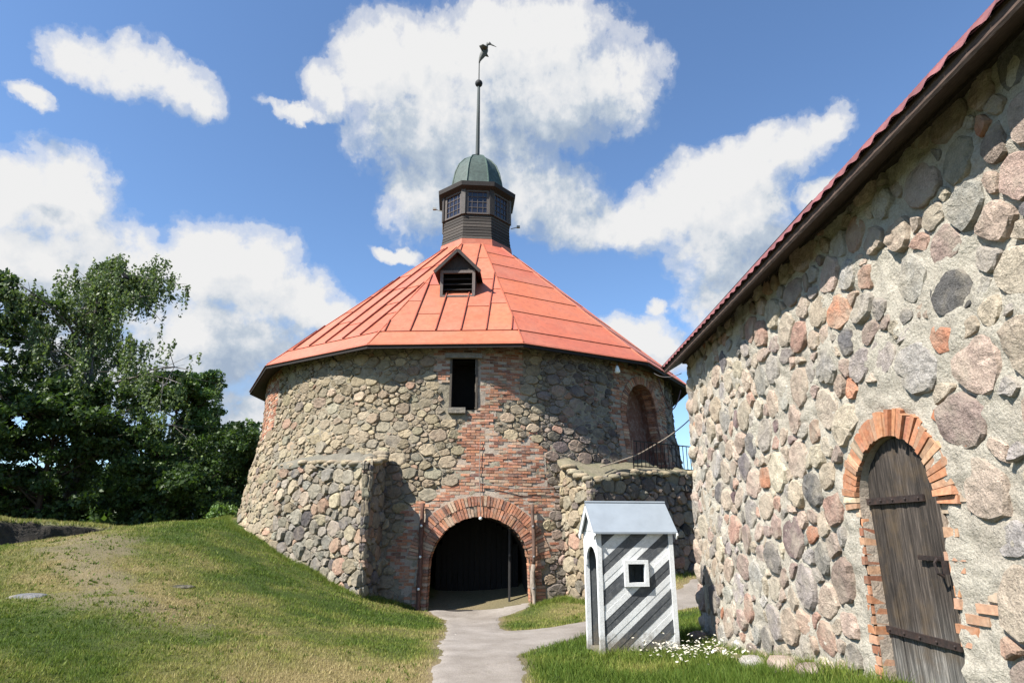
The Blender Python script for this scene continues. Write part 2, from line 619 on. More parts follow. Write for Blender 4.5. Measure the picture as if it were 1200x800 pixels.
# ------------------------------------------------------------------ terrain
CP = np.array([
    (0, -12, .25), (0, 0, .10), (-1, 4, .06), (0, 8, .02), (-1, 8, 0), (.2, 9.8, 0), (-.8, 11, -.08), (-1.3, 14, -.2), (-.9, 17.3, -.32), (-.2, 16.6, -.3),
    (1.3, 9.9, 0), (2.4, 10.5, 0), (1.2, 12.5, -.1), (1.5, 14.4, -.13), (1.5, 17.5, .0), (3.5, 15.2, 0), (4.1, 17.4, .12), (5, 18.3, .3), (4.4, 18.6, .5),
    (3.1, 11.5, .08), (3.1, 8.6, .15), (3.1, 7.4, .3), (3.1, 5.9, .48), (3.1, 3, .55), (3.1, 0, .5), (1.2, 6, .12), (7, 15, .1), (12, 20, .4), (9, 27, .9),
    (-2.4, 17.3, -.22), (-3.6, 16.2, .15), (-5.0, 17.4, .6), (-6.6, 18.9, 1.08), (-8.6, 21, 1.75), (-10.4, 25, 2.2), (-9.6, 19, 1.93), (-8, 17, 1.45),
    (-6, 14, .72), (-9, 14, 1.25), (-6.2, 11, .6), (-8.6, 11.5, .68), (-13, 17, 1.30), (-12.1, 18.5, 1.56), (-11, 22, 1.95), (-4.5, 12, .3), (-4.4, 8, .22),
    (-4.95, 6.8, .29), (-2.5, 10.3, .03), (-3, 14, .0), (-2.3, 6, .08), (-8, 6, .45), (-13, 10, .9), (-13, 3, .6), (-16, 22, 1.15), (-13, 26, 1.5), (-20, 18, 1.15),
    (-11, 32, 1.5), (-24, 32, 1.2), (-30, 18, 1.2), (-25, 5, .9), (-15, -8, .4), (0, 34, .8), (12, 36, 1.0), (-45, 45, 1.0), (45, 45, 1.0), (45, -40, .5), (-45, -40, .5),
    (20, 5, .5), (-10, 60, 1.0), (60, 10, .8), (-60, 5, .9)])


def _tpsU(r2):
    return np.where(r2 > 1e-12, 0.5 * r2 * np.log(np.maximum(r2, 1e-12)), 0)


def _fit():
    n = len(CP)
    xy = CP[:, :2]
    K = _tpsU(((xy[:, None] - xy[None]) ** 2).sum(-1)) + np.eye(n) * 0.15
    P = np.concatenate([np.ones((n, 1)), xy], 1)
    A = np.zeros((n + 3, n + 3))
    A[:n, :n] = K
    A[:n, n:] = P
    A[n:, :n] = P.T
    return np.linalg.solve(A, np.concatenate([CP[:, 2], [0, 0, 0]]))


TW = _fit()
MAINP = np.array([(-.75, -6), (-.75, 3), (-.95, 8), (-1.2, 11), (-1.38, 14), (-1.6, 16.2), (-2.2, 17.4), (-2.0, 20), (.6, 20), (.5, 17.5), (-.2, 16.7), (-.25, 14.6), (.0, 13.7),
                  (.6, 13.75), (1.5, 14.5), (2.8, 16.0), (4.1, 17.5), (5.4, 19.3), (10, 21.5), (10, 19), (6, 17.2), (3.6, 15.1), (1.9, 13.2), (1.1, 12.0), (.35, 10.7), (.12, 9.6), (.22, 8), (.6, 3), (.8, -6)])


def poly_sd(poly, x, y):
    x, y = np.asarray(x, float), np.asarray(y, float)
    d = np.full(x.shape, 1e9)
    ins = np.zeros(x.shape, bool)
    n = len(poly)
    for i in range(n):
        ax, ay = poly[i]
        bx, by = poly[(i + 1) % n]
        ex, ey = bx - ax, by - ay
        t = np.clip(((x - ax) * ex + (y - ay) * ey) / (ex * ex + ey * ey + 1e-12), 0, 1)
        d = np.minimum(d, np.hypot(x - ax - t * ex, y - ay - t * ey))
        c = (ay > y) != (by > y)
        with np.errstate(divide='ignore', invalid='ignore'):
            ins ^= c & (x < (bx - ax) * (y - ay) / (by - ay + 1e-15) + ax)
    return np.where(ins, -d, d)


def base_h(x, y):
    x, y = np.asarray(x, float), np.asarray(y, float)
    cx, cy = np.clip(x, -62, 62), np.clip(y, -42, 62)
    r = np.full(cx.shape, TW[-3]) + TW[-2] * cx + TW[-1] * cy
    for i in range(len(CP)):
        r = r + TW[i] * _tpsU((cx - CP[i, 0]) ** 2 + (cy - CP[i, 1]) ** 2)
    return r


def path_sd(x, y):
    return poly_sd(MAINP, x, y) + 0.05 + 0.12 * fbm(np.asarray(x) * 1.7, np.asarray(y) * 1.7, 3, 3) + .05 * vnoise(np.asarray(x) * 7, np.asarray(y) * 7)


def ground_h(x, y):
    h = base_h(x, y)
    amp = sstep(0.0, 0.6, path_sd(x, y)) * 0.9 + 0.1
    return h + amp * (0.05 * fbm(x, y, 0, 3) + 0.028 * vnoise(np.asarray(x) * 4.1, np.asarray(y) * 4.1, 5))


TRACK = np.array([(-13.2, 18.5), (-11.8, 17.8), (-10.5, 16.0), (-8.8, 13.6), (-7.2, 12.0), (-5.2, 10.6), (-3.6, 9.0), (-2.2, 7.8), (-1.0, 7)])


def line_d(L, x, y):
    d = np.full(np.shape(x), 1e9)
    for (ax, ay), (bx, by) in zip(L, L[1:]):
        ex, ey = bx - ax, by - ay
        t = np.clip(((x - ax) * ex + (y - ay) * ey) / (ex * ex + ey * ey), 0, 1)
        d = np.minimum(d, np.hypot(x - ax - t * ex, y - ay - t * ey))
    return d


def dry_soil(x, y):
    x, y = np.asarray(x, float), np.asarray(y, float)
    n = fbm(x * .55, y * .55, 9, 4)
    n2 = fbm(x * 2.1, y * 2.1, 4, 3)
    d = line_d(TRACK, x, y)
    tr = 1 - sstep(0.5, 2.3, d + 1.3 * n)
    dry = 0.20 + 0.9 * n + 0.4 * n2
    dry += 0.42 * tr
    # worn strip beside the path at the bottom of the picture, lusher turf in the left corner and round the hut
    dry += 0.40 * (1 - sstep(0.6, 2.6, np.hypot((x + 2.4) / 1.4, y - 8.6) + .6 * n))
    dry -= 0.35 * (1 - sstep(1.0, 3.2, np.hypot((x + 5.2) / 1.2, y - 8.4) + .6 * n))
    dry -= 0.30 * (1 - sstep(2, 4, np.hypot(x - 2.2, y - 9.3)))
    dry -= 0.25 * (1 - sstep(1, 4, np.hypot(x + 9.3, y - 20.5)))
    pd = path_sd(x, y)
    dry += 0.35 * (1 - sstep(0.0, 0.5, pd))
    soil = (1 - sstep(0.2, 0.95, line_d(TRACK[1:6], x, y) + 1.6 * n + .5 * n2)) * 0.6
    soil = np.maximum(soil, 0.6 * (1 - sstep(0.0, 0.22, pd)))
    soil = np.where(x > 1.6, np.maximum(soil * .5, 0), soil)
    return np.clip(dry, 0, 1), np.clip(soil, 0, 1)


def axis(lo, hi, step, far):
    a = list(np.arange(lo, hi + 1e-6, step))
    s, v = step, hi
    while v < far:
        s *= 1.35
        v += s
        a.append(v)
    s, v = step, lo
    while v > -far:
        s *= 1.35
        v -= s
        a.insert(0, v)
    return np.array(a)


def grid_faces(nx, ny):
    i = np.arange(ny - 1)[:, None] * nx
    j = np.arange(nx - 1)[None]
    a = i + j
    return np.stack([a, a + 1, a + nx + 1, a + nx], -1).reshape(-1, 4)


gx, gy = axis(-23, 11, 0.16, 4000), axis(3, 29, 0.16, 4000)
GX, GY = np.meshgrid(gx, gy)
GZ = ground_h(GX, GY)
dr, so = dry_soil(GX, GY)
V = np.stack([GX, GY, GZ], -1).reshape(-1, 3)
g = obj('ground', V, [grid_faces(len(gx), len(gy))], M_ground, None, None, True, dict(dry=dr.ravel(), soil=so.ravel()), (0, 0, 0))
tag(g, kind='structure')

px_, py_ = np.arange(-3, 10.2, 0.09), np.arange(-6, 20.2, 0.09)
PX, PY = np.meshgrid(px_, py_)
SDm = path_sd(PX, PY)
PZ = ground_h(PX, PY) + 0.022 - 0.07 * sstep(-0.1, 0.16, SDm) + 0.006 * vnoise(PX * 6, PY * 6)
F = grid_faces(len(px_), len(py_))
keep = (SDm.ravel()[F] < 0.3).any(1) & (np.hypot(PX.ravel()[F].mean(1) + 1.65, PY.ravel()[F].mean(1) - 26.4) > 8.8)
F = F[keep]
u, inv = np.unique(F, return_inverse=True)
V = np.stack([PX, PY, PZ], -1).reshape(-1, 3)[u]
tag(obj('path', V, [inv.reshape(F.shape)], M_path, None, None, True, None, (0, 0, 0)), kind='structure')

# low earth bank at the far left: grassy top, dark cut side
A, B = np.array([-23.0, 20.4]), np.array([-12.6, 27.6])
nS = 90
t = np.linspace(0, 1, nS)
L = A + (B - A) * t[:, None]
nrm = np.array([B[1] - A[1], -(B[0] - A[0])])
nrm /= np.linalg.norm(nrm)
top = 2.42 - 0.85 * t ** 1.2 + 0.05 * fbm(t * 14, 0 * t) + .03 * vnoise(t * 60, 0 * t)
bot = 1.1
rows = []
prof = [(1.0, -0.5), (0.12, bot), (0.10, 0.45), (0.02, 0.8), (-0.10, 1.0), (-0.8, 1.05), (-2.2, 1.0), (-5, 0.4), (-7, -0.5)]
for k, (off, hz) in enumerate(prof):
    o_ = off + 0.16 * vnoise(t * 25, k * 1.7)
    xy = L + nrm * o_[:, None]
    if k == 0:
        z = np.full(nS, 0.9)
    elif k == 1:
        z = np.full(nS, bot)
    elif k >= 7:
        z = np.full(nS, 1.0 - (k - 7) * .3)
    else:
        z = bot + (top - bot) * hz
    rows.append(np.concatenate([xy, z[:, None]], 1))
V = np.concatenate(rows)
fr = grid_faces(nS, len(prof))
dd = np.concatenate([np.full(nS, 0.15 if k < 3 else 0.5) for k in range(len(prof))])
m, N, b, o = new_mat('bank_earth')
p = pos(N)
geo = N.n('ShaderNodeNewGeometry')
nz = N.n('ShaderNodeSeparateXYZ', Vector=geo.outputs['Normal']).outputs[2]
nn = N.noise(p, 6, 6, 0.7)
gr = N.ramp(nn, [(0.3, (0.07, 0.09, 0.03)), (0.7, (0.17, 0.15, 0.06))])
ea = N.ramp(nn, [(0.3, (0.012, 0.010, 0.008)), (0.7, (0.05, 0.04, 0.03))])
setin(N, b, Base_Color=N.mix(N.ramp(nz, [(0.55, 0.0), (0.8, 1.0)]), ea, gr), Roughness=0.95, Normal=bump(N, nn, 0.8, 0.08))
M_bank = m
tag(obj('bank', V, [fr], M_bank, None, None, True), kind='structure')
BANK_TOP = (L, nrm, top)

# ------------------------------------------------------------------ masonry kit


def clip_half(poly, nx, ny, c):
    """keep points with nx*x+ny*y <= c"""
    out = []
    n = len(poly)
    for i in range(n):
        a, b = poly[i], poly[(i + 1) % n]
        da, db = nx * a[0] + ny * a[1] - c, nx * b[0] + ny * b[1] - c
        if da <= 0:
            out.append(a)
        if (da < 0 < db) or (db < 0 < da):
            t = da / (da - db)
            out.append((a[0] + t * (b[0] - a[0]), a[1] + t * (b[1] - a[1])))
    return out


def cells(s0, s1, z0, z1, rmin, rmax, rng, aspect=1.0, power=1.6, weight=0.8):
    """power diagram of stones of mixed size. returns list of (polygon, radius)"""
    W, H = (s1 - s0), (z1 - z0) * aspect
    P, Rr = [], []
    PA = np.zeros((0, 2))
    RA = np.zeros(0)
    levels = np.linspace(0, 1, 7)
    for L_ in levels:
        r = rmax + (rmin - rmax) * L_
        ntry = int(W * H / (r * r) * (1.2 if L_ < 1 else 5))
        for q in range(ntry):
            c = np.array([rng.uniform(0, W), rng.uniform(0, H)])
            if L_ < 1 and rng.random() > 0.10 + 0.35 * L_ ** power:
                continue
            if len(P):
                d = np.hypot(PA[:, 0] - c[0], PA[:, 1] - c[1])
                if (d < (RA + r) * 0.66).any():
                    continue
            P.append(c)
            Rr.append(r)
            PA = np.array(P)
            RA = np.array(Rr)
    out = []
    for i in range(len(PA)):
        c, r = PA[i], RA[i]
        d = np.hypot(PA[:, 0] - c[0], PA[:, 1] - c[1])
        nb = np.argsort(d)[1:22]
        m_ = r * 2.4
        poly = [(c[0] - m_, c[1] - m_), (c[0] + m_, c[1] - m_), (c[0] + m_, c[1] + m_), (c[0] - m_, c[1] + m_)]
        for j in nb:
            if d[j] > 2.4 * m_:
                break
            e = PA[j] - c
            k = (PA[j] @ PA[j] - c @ c + weight * (r * r - RA[j] ** 2)) / 2
            poly = clip_half(poly, e[0], e[1], k)
            if len(poly) < 3:
                break
        for (nx, ny, cc) in ((-1, 0, 0), (1, 0, W), (0, -1, 0), (0, 1, H)):
            if len(poly) >= 3:
                poly = clip_half(poly, nx, ny, cc)
        if len(poly) >= 3:
            out.append((np.array([(s0 + x, z0 + y / aspect) for x, y in poly]), r))
    return out


def resample(poly, rng, gap, mid=True):
    """shrunk, slightly broken outline that keeps the corners of the cell"""
    c = poly.mean(0)
    d = poly - c
    L = np.hypot(d[:, 0], d[:, 1])
    size = L.mean()
    q = c + d * np.maximum(0.3, 1 - gap / np.maximum(L, 1e-3))[:, None]
    out = [q[0]]
    for p in q[1:]:
        if np.hypot(*(p - out[-1])) > .30 * size:
            out.append(p)
    if len(out) > 3 and np.hypot(*(out[0] - out[-1])) < .30 * size:
        out.pop()
    q = np.array(out)
    if len(q) < 3:
        return q, c
    pts = []
    for i in range(len(q)):
        a, b = q[i - 1], q[i]
        e = q[(i + 1) % len(q)]
        t = rng.uniform(.10, .24)
        pts.append(b + (a - b) * t)          # each corner knocked off a little
        pts.append(b + (e - b) * rng.uniform(.10, .24))
        if mid and np.hypot(*(e - b)) > .9 * size:
            m_ = (b + e) / 2
            pts.append(m_ + (m_ - c) * rng.normal(.01, .05))
    return c + (np.array(pts) - c) * (1 + rng.normal(0, .02, (len(pts), 1))), c


def stone_piece(surf, poly, rng, h, gap, tint, n=11, rings=2, hole=None):
    r, c = resample(poly, rng, gap)
    if len(r) < 5:
        return None
    n = len(r)
    if hole is not None:
        for _ in range(14):
            ins = hole(r[:, 0], r[:, 1])
            if not ins.any():
                break
            r[ins] = c + (r[ins] - c) * 0.82
    a = r - c
    size = np.hypot(a[:, 0], a[:, 1]).mean()
    if size < 0.02:
        return None
    tx, tz = rng.normal(0, .35, 2)
    S, Dp = [], []
    if rings == 2:
        prof = [(1.03, None), (1.0, .45), (0.86, .97)]
    else:
        prof = [(1.05, None), (1.0, .30), (0.93, .85), (0.66, 1.0)]
    for k, (f, hh) in enumerate(prof):
        ff = f * (1 + rng.normal(0, .03, n)) if k > 1 else np.full(n, f)
        S.append(c + a * ff[:, None])
        if hh is None:
            Dp.append(np.full(n, -0.07))
        else:
            Dp.append(h * (hh + rng.normal(0, .10, n)) + hh * h * (tx * a[:, 0] + tz * a[:, 1]) / size * .7)
    S.append(c[None])
    Dp.append(np.array([h * (1.0 + rng.normal(0, .08))]))
    S, Dp = np.concatenate(S), np.concatenate(Dp)
    V = surf(S[:, 0], S[:, 1], Dp)
    i = np.arange(n)
    j = (i + 1) % n
    Q = np.concatenate([np.stack([k * n + i, k * n + j, (k + 1) * n + j, (k + 1) * n + i], 1) for k in range(len(prof) - 1)])
    k = (len(prof) - 1) * n
    T = np.stack([k + i, k + j, np.full(n, k + n)], 1)
    if surf.flip:
        Q, T = Q[:, ::-1], T[:, ::-1]
    return dict(V=V, Q=Q, T=T, tint=tint, size=size, c=V.mean(0))


def brick_piece(surf, s, z, ang, L, H, d0, d1, tint, rng, taper=0.0):
    ca, sa = math.cos(ang), math.sin(ang)
    V2 = []
    for d in (d0, d1):
        for (x, y) in ((-1, -1), (1, -1), (1, 1), (-1, 1)):
            w = 1 + taper * x
            xx, yy = x * L / 2 * (1 + rng.normal(0, .015)), y * H / 2 * w * (1 + rng.normal(0, .05))
            V2.append((s + ca * xx - sa * yy, z + sa * xx + ca * yy, d + (rng.normal(0, .003) if d == d1 else 0)))
    V2 = np.array(V2)
    V = surf(V2[:, 0], V2[:, 1], V2[:, 2])
    Q = np.array([(4, 5, 6, 7), (0, 1, 5, 4), (1, 2, 6, 5), (2, 3, 7, 6), (3, 0, 4, 7)])
    if surf.flip:
        Q = Q[:, ::-1]
    return dict(V=V, Q=Q, T=np.zeros((0, 3), int), tint=tint, size=L / 2, c=V.mean(0))


CAMP = np.array([0, 0, EYE])


def emit(pieces, name, mat, parent, limit=300, smooth=False, stuff=None, vis=None):
    pieces = [p for p in pieces if p is not None]

    def pri(p):
        s = p['size'] / np.linalg.norm(p['c'] - CAMP)
        if vis is not None:
            s *= vis(p)
        return -s
    pieces.sort(key=pri)
    for p in pieces[:limit]:
        obj(name, p['V'], [p['Q'], p['T']], mat, parent, np.asarray(p['tint']), smooth)
    rest = pieces[limit:]
    if rest:
        V, Q, T, C_, n = [], [], [], [], 0
        for p in rest:
            V.append(p['V'])
            Q.append(p['Q'] + n)
            T.append(p['T'] + n)
            C_.append(np.tile(p['tint'], (len(p['V']), 1)))
            n += len(p['V'])
        o_ = obj(stuff or name, np.concatenate(V), [np.concatenate(Q), np.concatenate(T)], mat, parent, np.concatenate(C_), smooth)
        tag(o_, kind='stuff')


def wall_mesh(surf, ss, zz, mat, name, parent, amp, freq, hole=None, d=0.0):
    S, Z = np.meshgrid(ss, zz)
    D = d + amp * fbm(S * freq, Z * freq, surf.seed, 4) + amp * .5 * vnoise(S * freq * 5, Z * freq * 5, surf.seed) + amp * .25 * vnoise(S * freq * 9, Z * freq * 9, surf.seed)
    V = surf(S.ravel(), Z.ravel(), D.ravel())
    F = grid_faces(len(ss), len(zz))
    if hole is not None:
        cs, cz = S.ravel()[F].mean(1), Z.ravel()[F].mean(1)
        F = F[~hole(cs, cz)]
    if surf.flip:
        F = F[:, ::-1]
    return obj(name, V, [F], mat, parent, None, True)


def pick(rng, pal, jit=0.12):
    w = np.array([p[0] for p in pal], float)
    c = np.array(pal[rng.choice(len(pal), p=w / w.sum())][1])
    return np.clip(c * (1 + rng.normal(0, jit)) * (1 + rng.normal(0, .018, 3)) * np.array([1.05, 1.0, .94]), 0.01, 0.9)


def inpoly(poly):
    P = np.array(poly, float)
    return lambda x, y: poly_sd(P, x, y) < 0

# ------------------------------------------------------------------ round tower
TC = np.array([-1.65, 26.4])
RT = 8.3
RZ, RR = [-1.5, 0, 2.4, 5.2, 9], [9.15, 8.9, 8.57, 8.15, 8.15]


class TowerSurf:
    flip = False
    seed = 2.0

    def __call__(s, a, z, d):
        a, z, d = np.asarray(a, float), np.asarray(z, float), np.asarray(d, float)
        th = a / RT
        r = np.interp(z, RZ, RR) + d + 0.07 * fbm(a * .5, z * .5, 8, 2)
        return np.stack([TC[0] + r * np.sin(th), TC[1] - r * np.cos(th), z + 0 * r], -1)


TS = TowerSurf()
GS, GW, GSP = 0.76, 1.27, 0.80         # gate centre, half width, springing height


def arch_hole(s0, hw, spring, zbot, grow=0.0):
    def f(s, z):
        s, z = np.asarray(s), np.asarray(z)
        w = hw + grow
        return (z > zbot) & (((z < spring) & (abs(s - s0) < w)) | ((z >= spring) & (np.hypot(s - s0, z - spring) < w)))
    return f


NS, NWd, NSP, NB = 6.85, 0.98, 5.45, 3.55     # niche door
SL = (-0.13, 0.58, 5.13, 6.62)                # slit window


def slit_hole(grow=0.0):
    return lambda s, z: (s > SL[0] - grow) & (s < SL[1] + grow) & (z > SL[2] - grow) & (z < SL[3] + grow)


tower = empty('round_tower', (TC[0], TC[1], 0), 'round fieldstone tower with red metal cone roof and wooden lantern over an arched gate', 'tower')
gate_in, niche_in = arch_hole(GS, GW, GSP, -2), arch_hole(NS, NWd, NSP, NB)


def tower_holes(g=0.0):
    a, b, c = arch_hole(GS, GW, GSP, -2, g), arch_hole(NS, NWd, NSP, NB, g), slit_hole(g)
    return lambda s, z: a(s, z) | b(s, z) | c(s, z)


ss = np.linspace(-math.pi * RT, math.pi * RT, 560)
zz = np.arange(-1.2, 7.36, 0.085)
wall_mesh(TS, ss, zz, M_tmortar, 'wall', tower, 0.05, 1.6, tower_holes(0.02), .008)

BR_C = [(-.75, 7.0), (2.05, 7.0), (1.9, 6.0), (2.25, 5.6), (1.9, 5.0), (2.5, 4.6), (2.35, 4.1), (2.75, 3.7), (2.6, 3.2), (2.9, 2.6), (2.6, 1.9), (2.75, 1.2), (2.25, 0.7), (2.3, -.5), (-.75, -.5),
        (-1.25, .3), (-1.5, 1.3), (-1.1, 1.9), (-1.2, 2.3), (-.6, 2.6), (-.1, 2.95), (0.05, 3.4), (.25, 3.8), (.1, 4.4), (.45, 4.9), (.6, 5.2), (.6, 6.6), (-.15, 6.6), (-.15, 5.9), (-.45, 6.0), (-.6, 6.4)]
BR_L = [(-10.2, 7.2), (-6.9, 7.2), (-7.4, 6.7), (-7.2, 6.2), (-7.6, 5.6), (-7.4, 5.1), (-8.1, 4.75), (-10.2, 4.6)]
BR_N = [(5.2, 7.0), (8.9, 7.0), (8.8, 5.5), (8.5, 4.4), (8.7, 3.4), (5.3, 3.4), (5.4, 4.4), (5.1, 5.3), (5.4, 6.2)]
SP_C = inpoly([(1.35, 5.3), (2.2, 5.5), (2.5, 4.7), (2.0, 4.2), (1.3, 4.3), (1.1, 4.7)])
_c, _l, _n = inpoly(BR_C), inpoly(BR_L), inpoly(BR_N)


def in_brick(s, z):
    w = 0.12 * vnoise(np.asarray(s) * 2.5, np.asarray(z) * 3.5, 6)
    return (_c(s + w, z + w) & ~SP_C(s, z)) | _l(s + w, z) | _n(s + w, z)


PAL_T = [(6, (.33, .28, .195)), (5, (.29, .255, .19)), (4, (.36, .305, .22)), (2.2, (.31, .25, .185)), (1.2, (.22, .205, .17)), (.6, (.35, .24, .18)), (1.0, (.28, .26, .20)), (.3, (.15, .13, .12))]
PAL_SHADE = [(4, (.20, .175, .16)), (3, (.15, .125, .12)), (2, (.26, .20, .17)), (2, (.10, .09, .09)), (1, (.24, .15, .12)), (2, (.22, .2, .17))]  # darker stones that paint in shade on faces turned from the sun
rng = np.random.default_rng(11)
pcs = []
for poly, r in cells(-15.5, 15.5, -0.9, 7.15, .11, .32, rng, 1.4, 1.0, .8):
    c = poly.mean(0)
    if in_brick(c[0], c[1]) or tower_holes(0.35 if c[1] < 3 else .1)(c[0], c[1]):
        continue
    pal = PAL_SHADE if c[0] > 2.6 else PAL_T  # shade side of the tower painted with the darker palette
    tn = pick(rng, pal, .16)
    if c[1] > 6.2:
        tn = tn * .75                            # eave shade painted into the upper stones
    h = rng.uniform(.035, .085) * (0.7 + r)
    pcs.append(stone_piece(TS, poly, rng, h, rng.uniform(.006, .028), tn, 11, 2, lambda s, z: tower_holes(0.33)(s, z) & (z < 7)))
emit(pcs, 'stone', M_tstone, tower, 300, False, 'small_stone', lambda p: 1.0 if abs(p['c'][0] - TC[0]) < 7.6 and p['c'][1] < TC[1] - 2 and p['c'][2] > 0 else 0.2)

BPAL = [(4, (.37, .175, .105)), (3, (.32, .145, .092)), (2, (.41, .22, .14)), (1.4, (.26, .12, .08)), (2.0, (.39, .28, .20)), (.5, (.18, .10, .08))]
pcs = []


def arch_ring(surf, s0, spring, r0, L, n, d0, d1, pal, rng, pcs, a0=0.0, a1=math.pi, H=None, hs=1.0):
    for k in range(n):
        a = a0 + (a1 - a0) * (k + .5) / n
        rm = r0 + L / 2
        w = (a1 - a0) * rm / n
        pcs.append(brick_piece(surf, s0 + rm * math.cos(a), spring + rm * math.sin(a), a + rng.normal(0, .012), L * (1 + rng.normal(0, .05)), w * .82, d0, d1 + rng.normal(0, .008), pick(rng, pal, .18), rng, taper=.5 * L / rm * .9))


arch_ring(TS, GS, GSP, GW, .28, 52, -.3, .075, BPAL, rng, pcs)
arch_ring(TS, GS, GSP, GW + .29, .27, 58, -.1, .085, BPAL, rng, pcs, .12, math.pi - .12)
arch_ring(TS, NS, NSP, NWd, .26, 40, -.3, .07, BPAL, rng, pcs)
for z in np.arange(-.45, GSP, .082):            # jambs of the gate
    for sgn in (-1, 1):
        L_ = .28 if int(z * 100) % 2 else .36
        pcs.append(brick_piece(TS, GS + sgn * (GW + L_ / 2), z, 0, L_, .068, -.3, .06 + rng.normal(0, .012), pick(rng, BPAL, .2), rng))
for z in np.arange(NB, NSP, .082):
    for sgn in (-1, 1):
        pcs.append(brick_piece(TS, NS + sgn * (NWd + .13), z, 0, .26, .068, -.3, .05 + rng.normal(0, .01), pick(rng, BPAL, .2), rng))
n_special = len(pcs)
for row, z in enumerate(np.arange(-.45, 7.1, .083)):
    for s in np.arange(-10.4, 9.0, .262):
        s_ = s + (.131 if row % 2 else 0) + rng.normal(0, .006)
        if not in_brick(s_, z):
            continue
        if tower_holes(0.16)(s_, z) or (arch_hole(GS, GW, GSP, -2, .66)(s_, z) if z > GSP else arch_hole(GS, GW, GSP, -2, .42)(s_, z)) or arch_hole(NS, NWd, NSP, NB, .34)(s_, z):
            continue
        if rng.random() < .05:
            continue
        tn = pick(rng, BPAL, .16)
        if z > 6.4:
            tn = tn * .7  # upper bricks darkened too, eave shade in their colour
        worn = rng.random() < .12
        pcs.append(brick_piece(TS, s_, z + rng.normal(0, .003), rng.normal(0, .006), .247, .066, -.1, (.02 if worn else .045) + rng.normal(0, .006), tn, rng))
for i, p_ in enumerate(pcs):
    p_['front'] = 3.0 if i < 110 else 1.0
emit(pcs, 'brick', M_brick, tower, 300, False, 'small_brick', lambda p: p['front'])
# joint bed behind the brick fields
for nm, reg in (('brick_bed', lambda s, z: in_brick(s, z) & (s > -4) & (s < 4)), ('brick_bed', lambda s, z: in_brick(s, z) & (s < -4)), ('brick_bed', lambda s, z: in_brick(s, z) & (s > 4))):
    s1, z1 = np.arange(-10.5, 9.3, .09), np.arange(-.6, 7.1, .09)
    S, Z = np.meshgrid(s1, z1)
    F = grid_faces(len(s1), len(z1))
    cs, cz = S.ravel()[F].mean(1), Z.ravel()[F].mean(1)
    F = F[reg(cs, cz) & ~tower_holes(.03)(cs, cz)]
    V = TS(S.ravel(), Z.ravel(), (0.028 + .012 * vnoise(S * 3, Z * 3)).ravel())
    uq, inv = np.unique(F, return_inverse=True)
    obj(nm, V[uq], [inv.reshape(F.shape)], M_bmort2, tower, None, True)


def arch_outline(s0, hw, spring, zbot, n=24):
    pts = [(s0 + hw, zbot)]
    pts += [(s0 + hw * math.cos(a), spring + hw * math.sin(a)) for a in np.linspace(0, math.pi, n)]
    pts += [(s0 - hw, zbot)]
    return np.array(pts)


def reveal(surf, outline, d0, depth, name, mat, parent, closed=False, tint=(.1, .08, .07)):
    """tunnel walls going straight in from the outline"""
    c = outline.mean(0)
    p0 = surf(c[0], c[1], 0.0)
    p1 = surf(c[0], c[1], 1.0)
    inn = np.array(p0 - p1)
    inn[2] = 0
    inn /= np.linalg.norm(inn)
    V0 = surf(outline[:, 0], outline[:, 1], np.full(len(outline), d0))
    V1 = V0 + inn * depth
    V = np.concatenate([V0, V1])
    n = len(outline)
    i = np.arange(n - (0 if closed else 1))
    j = (i + 1) % n
    Q = np.stack([i, j, n + j, n + i], 1)
    back = np.array([list(range(n, 2 * n))])
    obj(name, V, [Q, back], mat, parent, np.array(tint))
    return V1, inn


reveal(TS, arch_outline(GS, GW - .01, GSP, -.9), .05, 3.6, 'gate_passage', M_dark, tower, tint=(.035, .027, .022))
# wooden gate boards inside the passage, its shade put into their near-black colour
pa = TS(GS, 0.0, 0.0)
inn = np.array([TC[0] - pa[0], TC[1] - pa[1], 0])
inn /= np.linalg.norm(inn)
tan_ = np.array([inn[1], -inn[0], 0])
gl = []
for k in range(15):
    x = -1.2 + 2.4 * (k + .5) / 15
    hgt = GSP + math.sqrt(max(.02, (GW - .03) ** 2 - x ** 2)) - (-.5)
    p0 = pa + inn * 2.0 + tan_ * x
    mb = MB()
    mb.box((p0[0], p0[1], -.5 + hgt / 2), (.15, .05, hgt), [tan_, inn, np.array([0, 0, 1.0])])
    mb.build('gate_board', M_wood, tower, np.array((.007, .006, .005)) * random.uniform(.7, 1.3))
mb = MB()
p0 = pa + inn * 0.7 + tan_ * 0.83
mb.box((p0[0], p0[1], .75), (.05, .09, 2.3), [tan_, inn, np.array([0, 0, 1.0])])
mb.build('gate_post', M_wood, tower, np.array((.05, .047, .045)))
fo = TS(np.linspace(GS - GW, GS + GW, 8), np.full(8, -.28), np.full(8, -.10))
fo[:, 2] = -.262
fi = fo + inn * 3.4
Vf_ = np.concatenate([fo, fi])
obj('gate_floor_shade', Vf_, [np.array([(i, i + 1, 9 + i, 8 + i) for i in range(7)])], M_dark, tower, np.array((.05, .043, .037)))  # passage shade put into the near-black colour of the floor
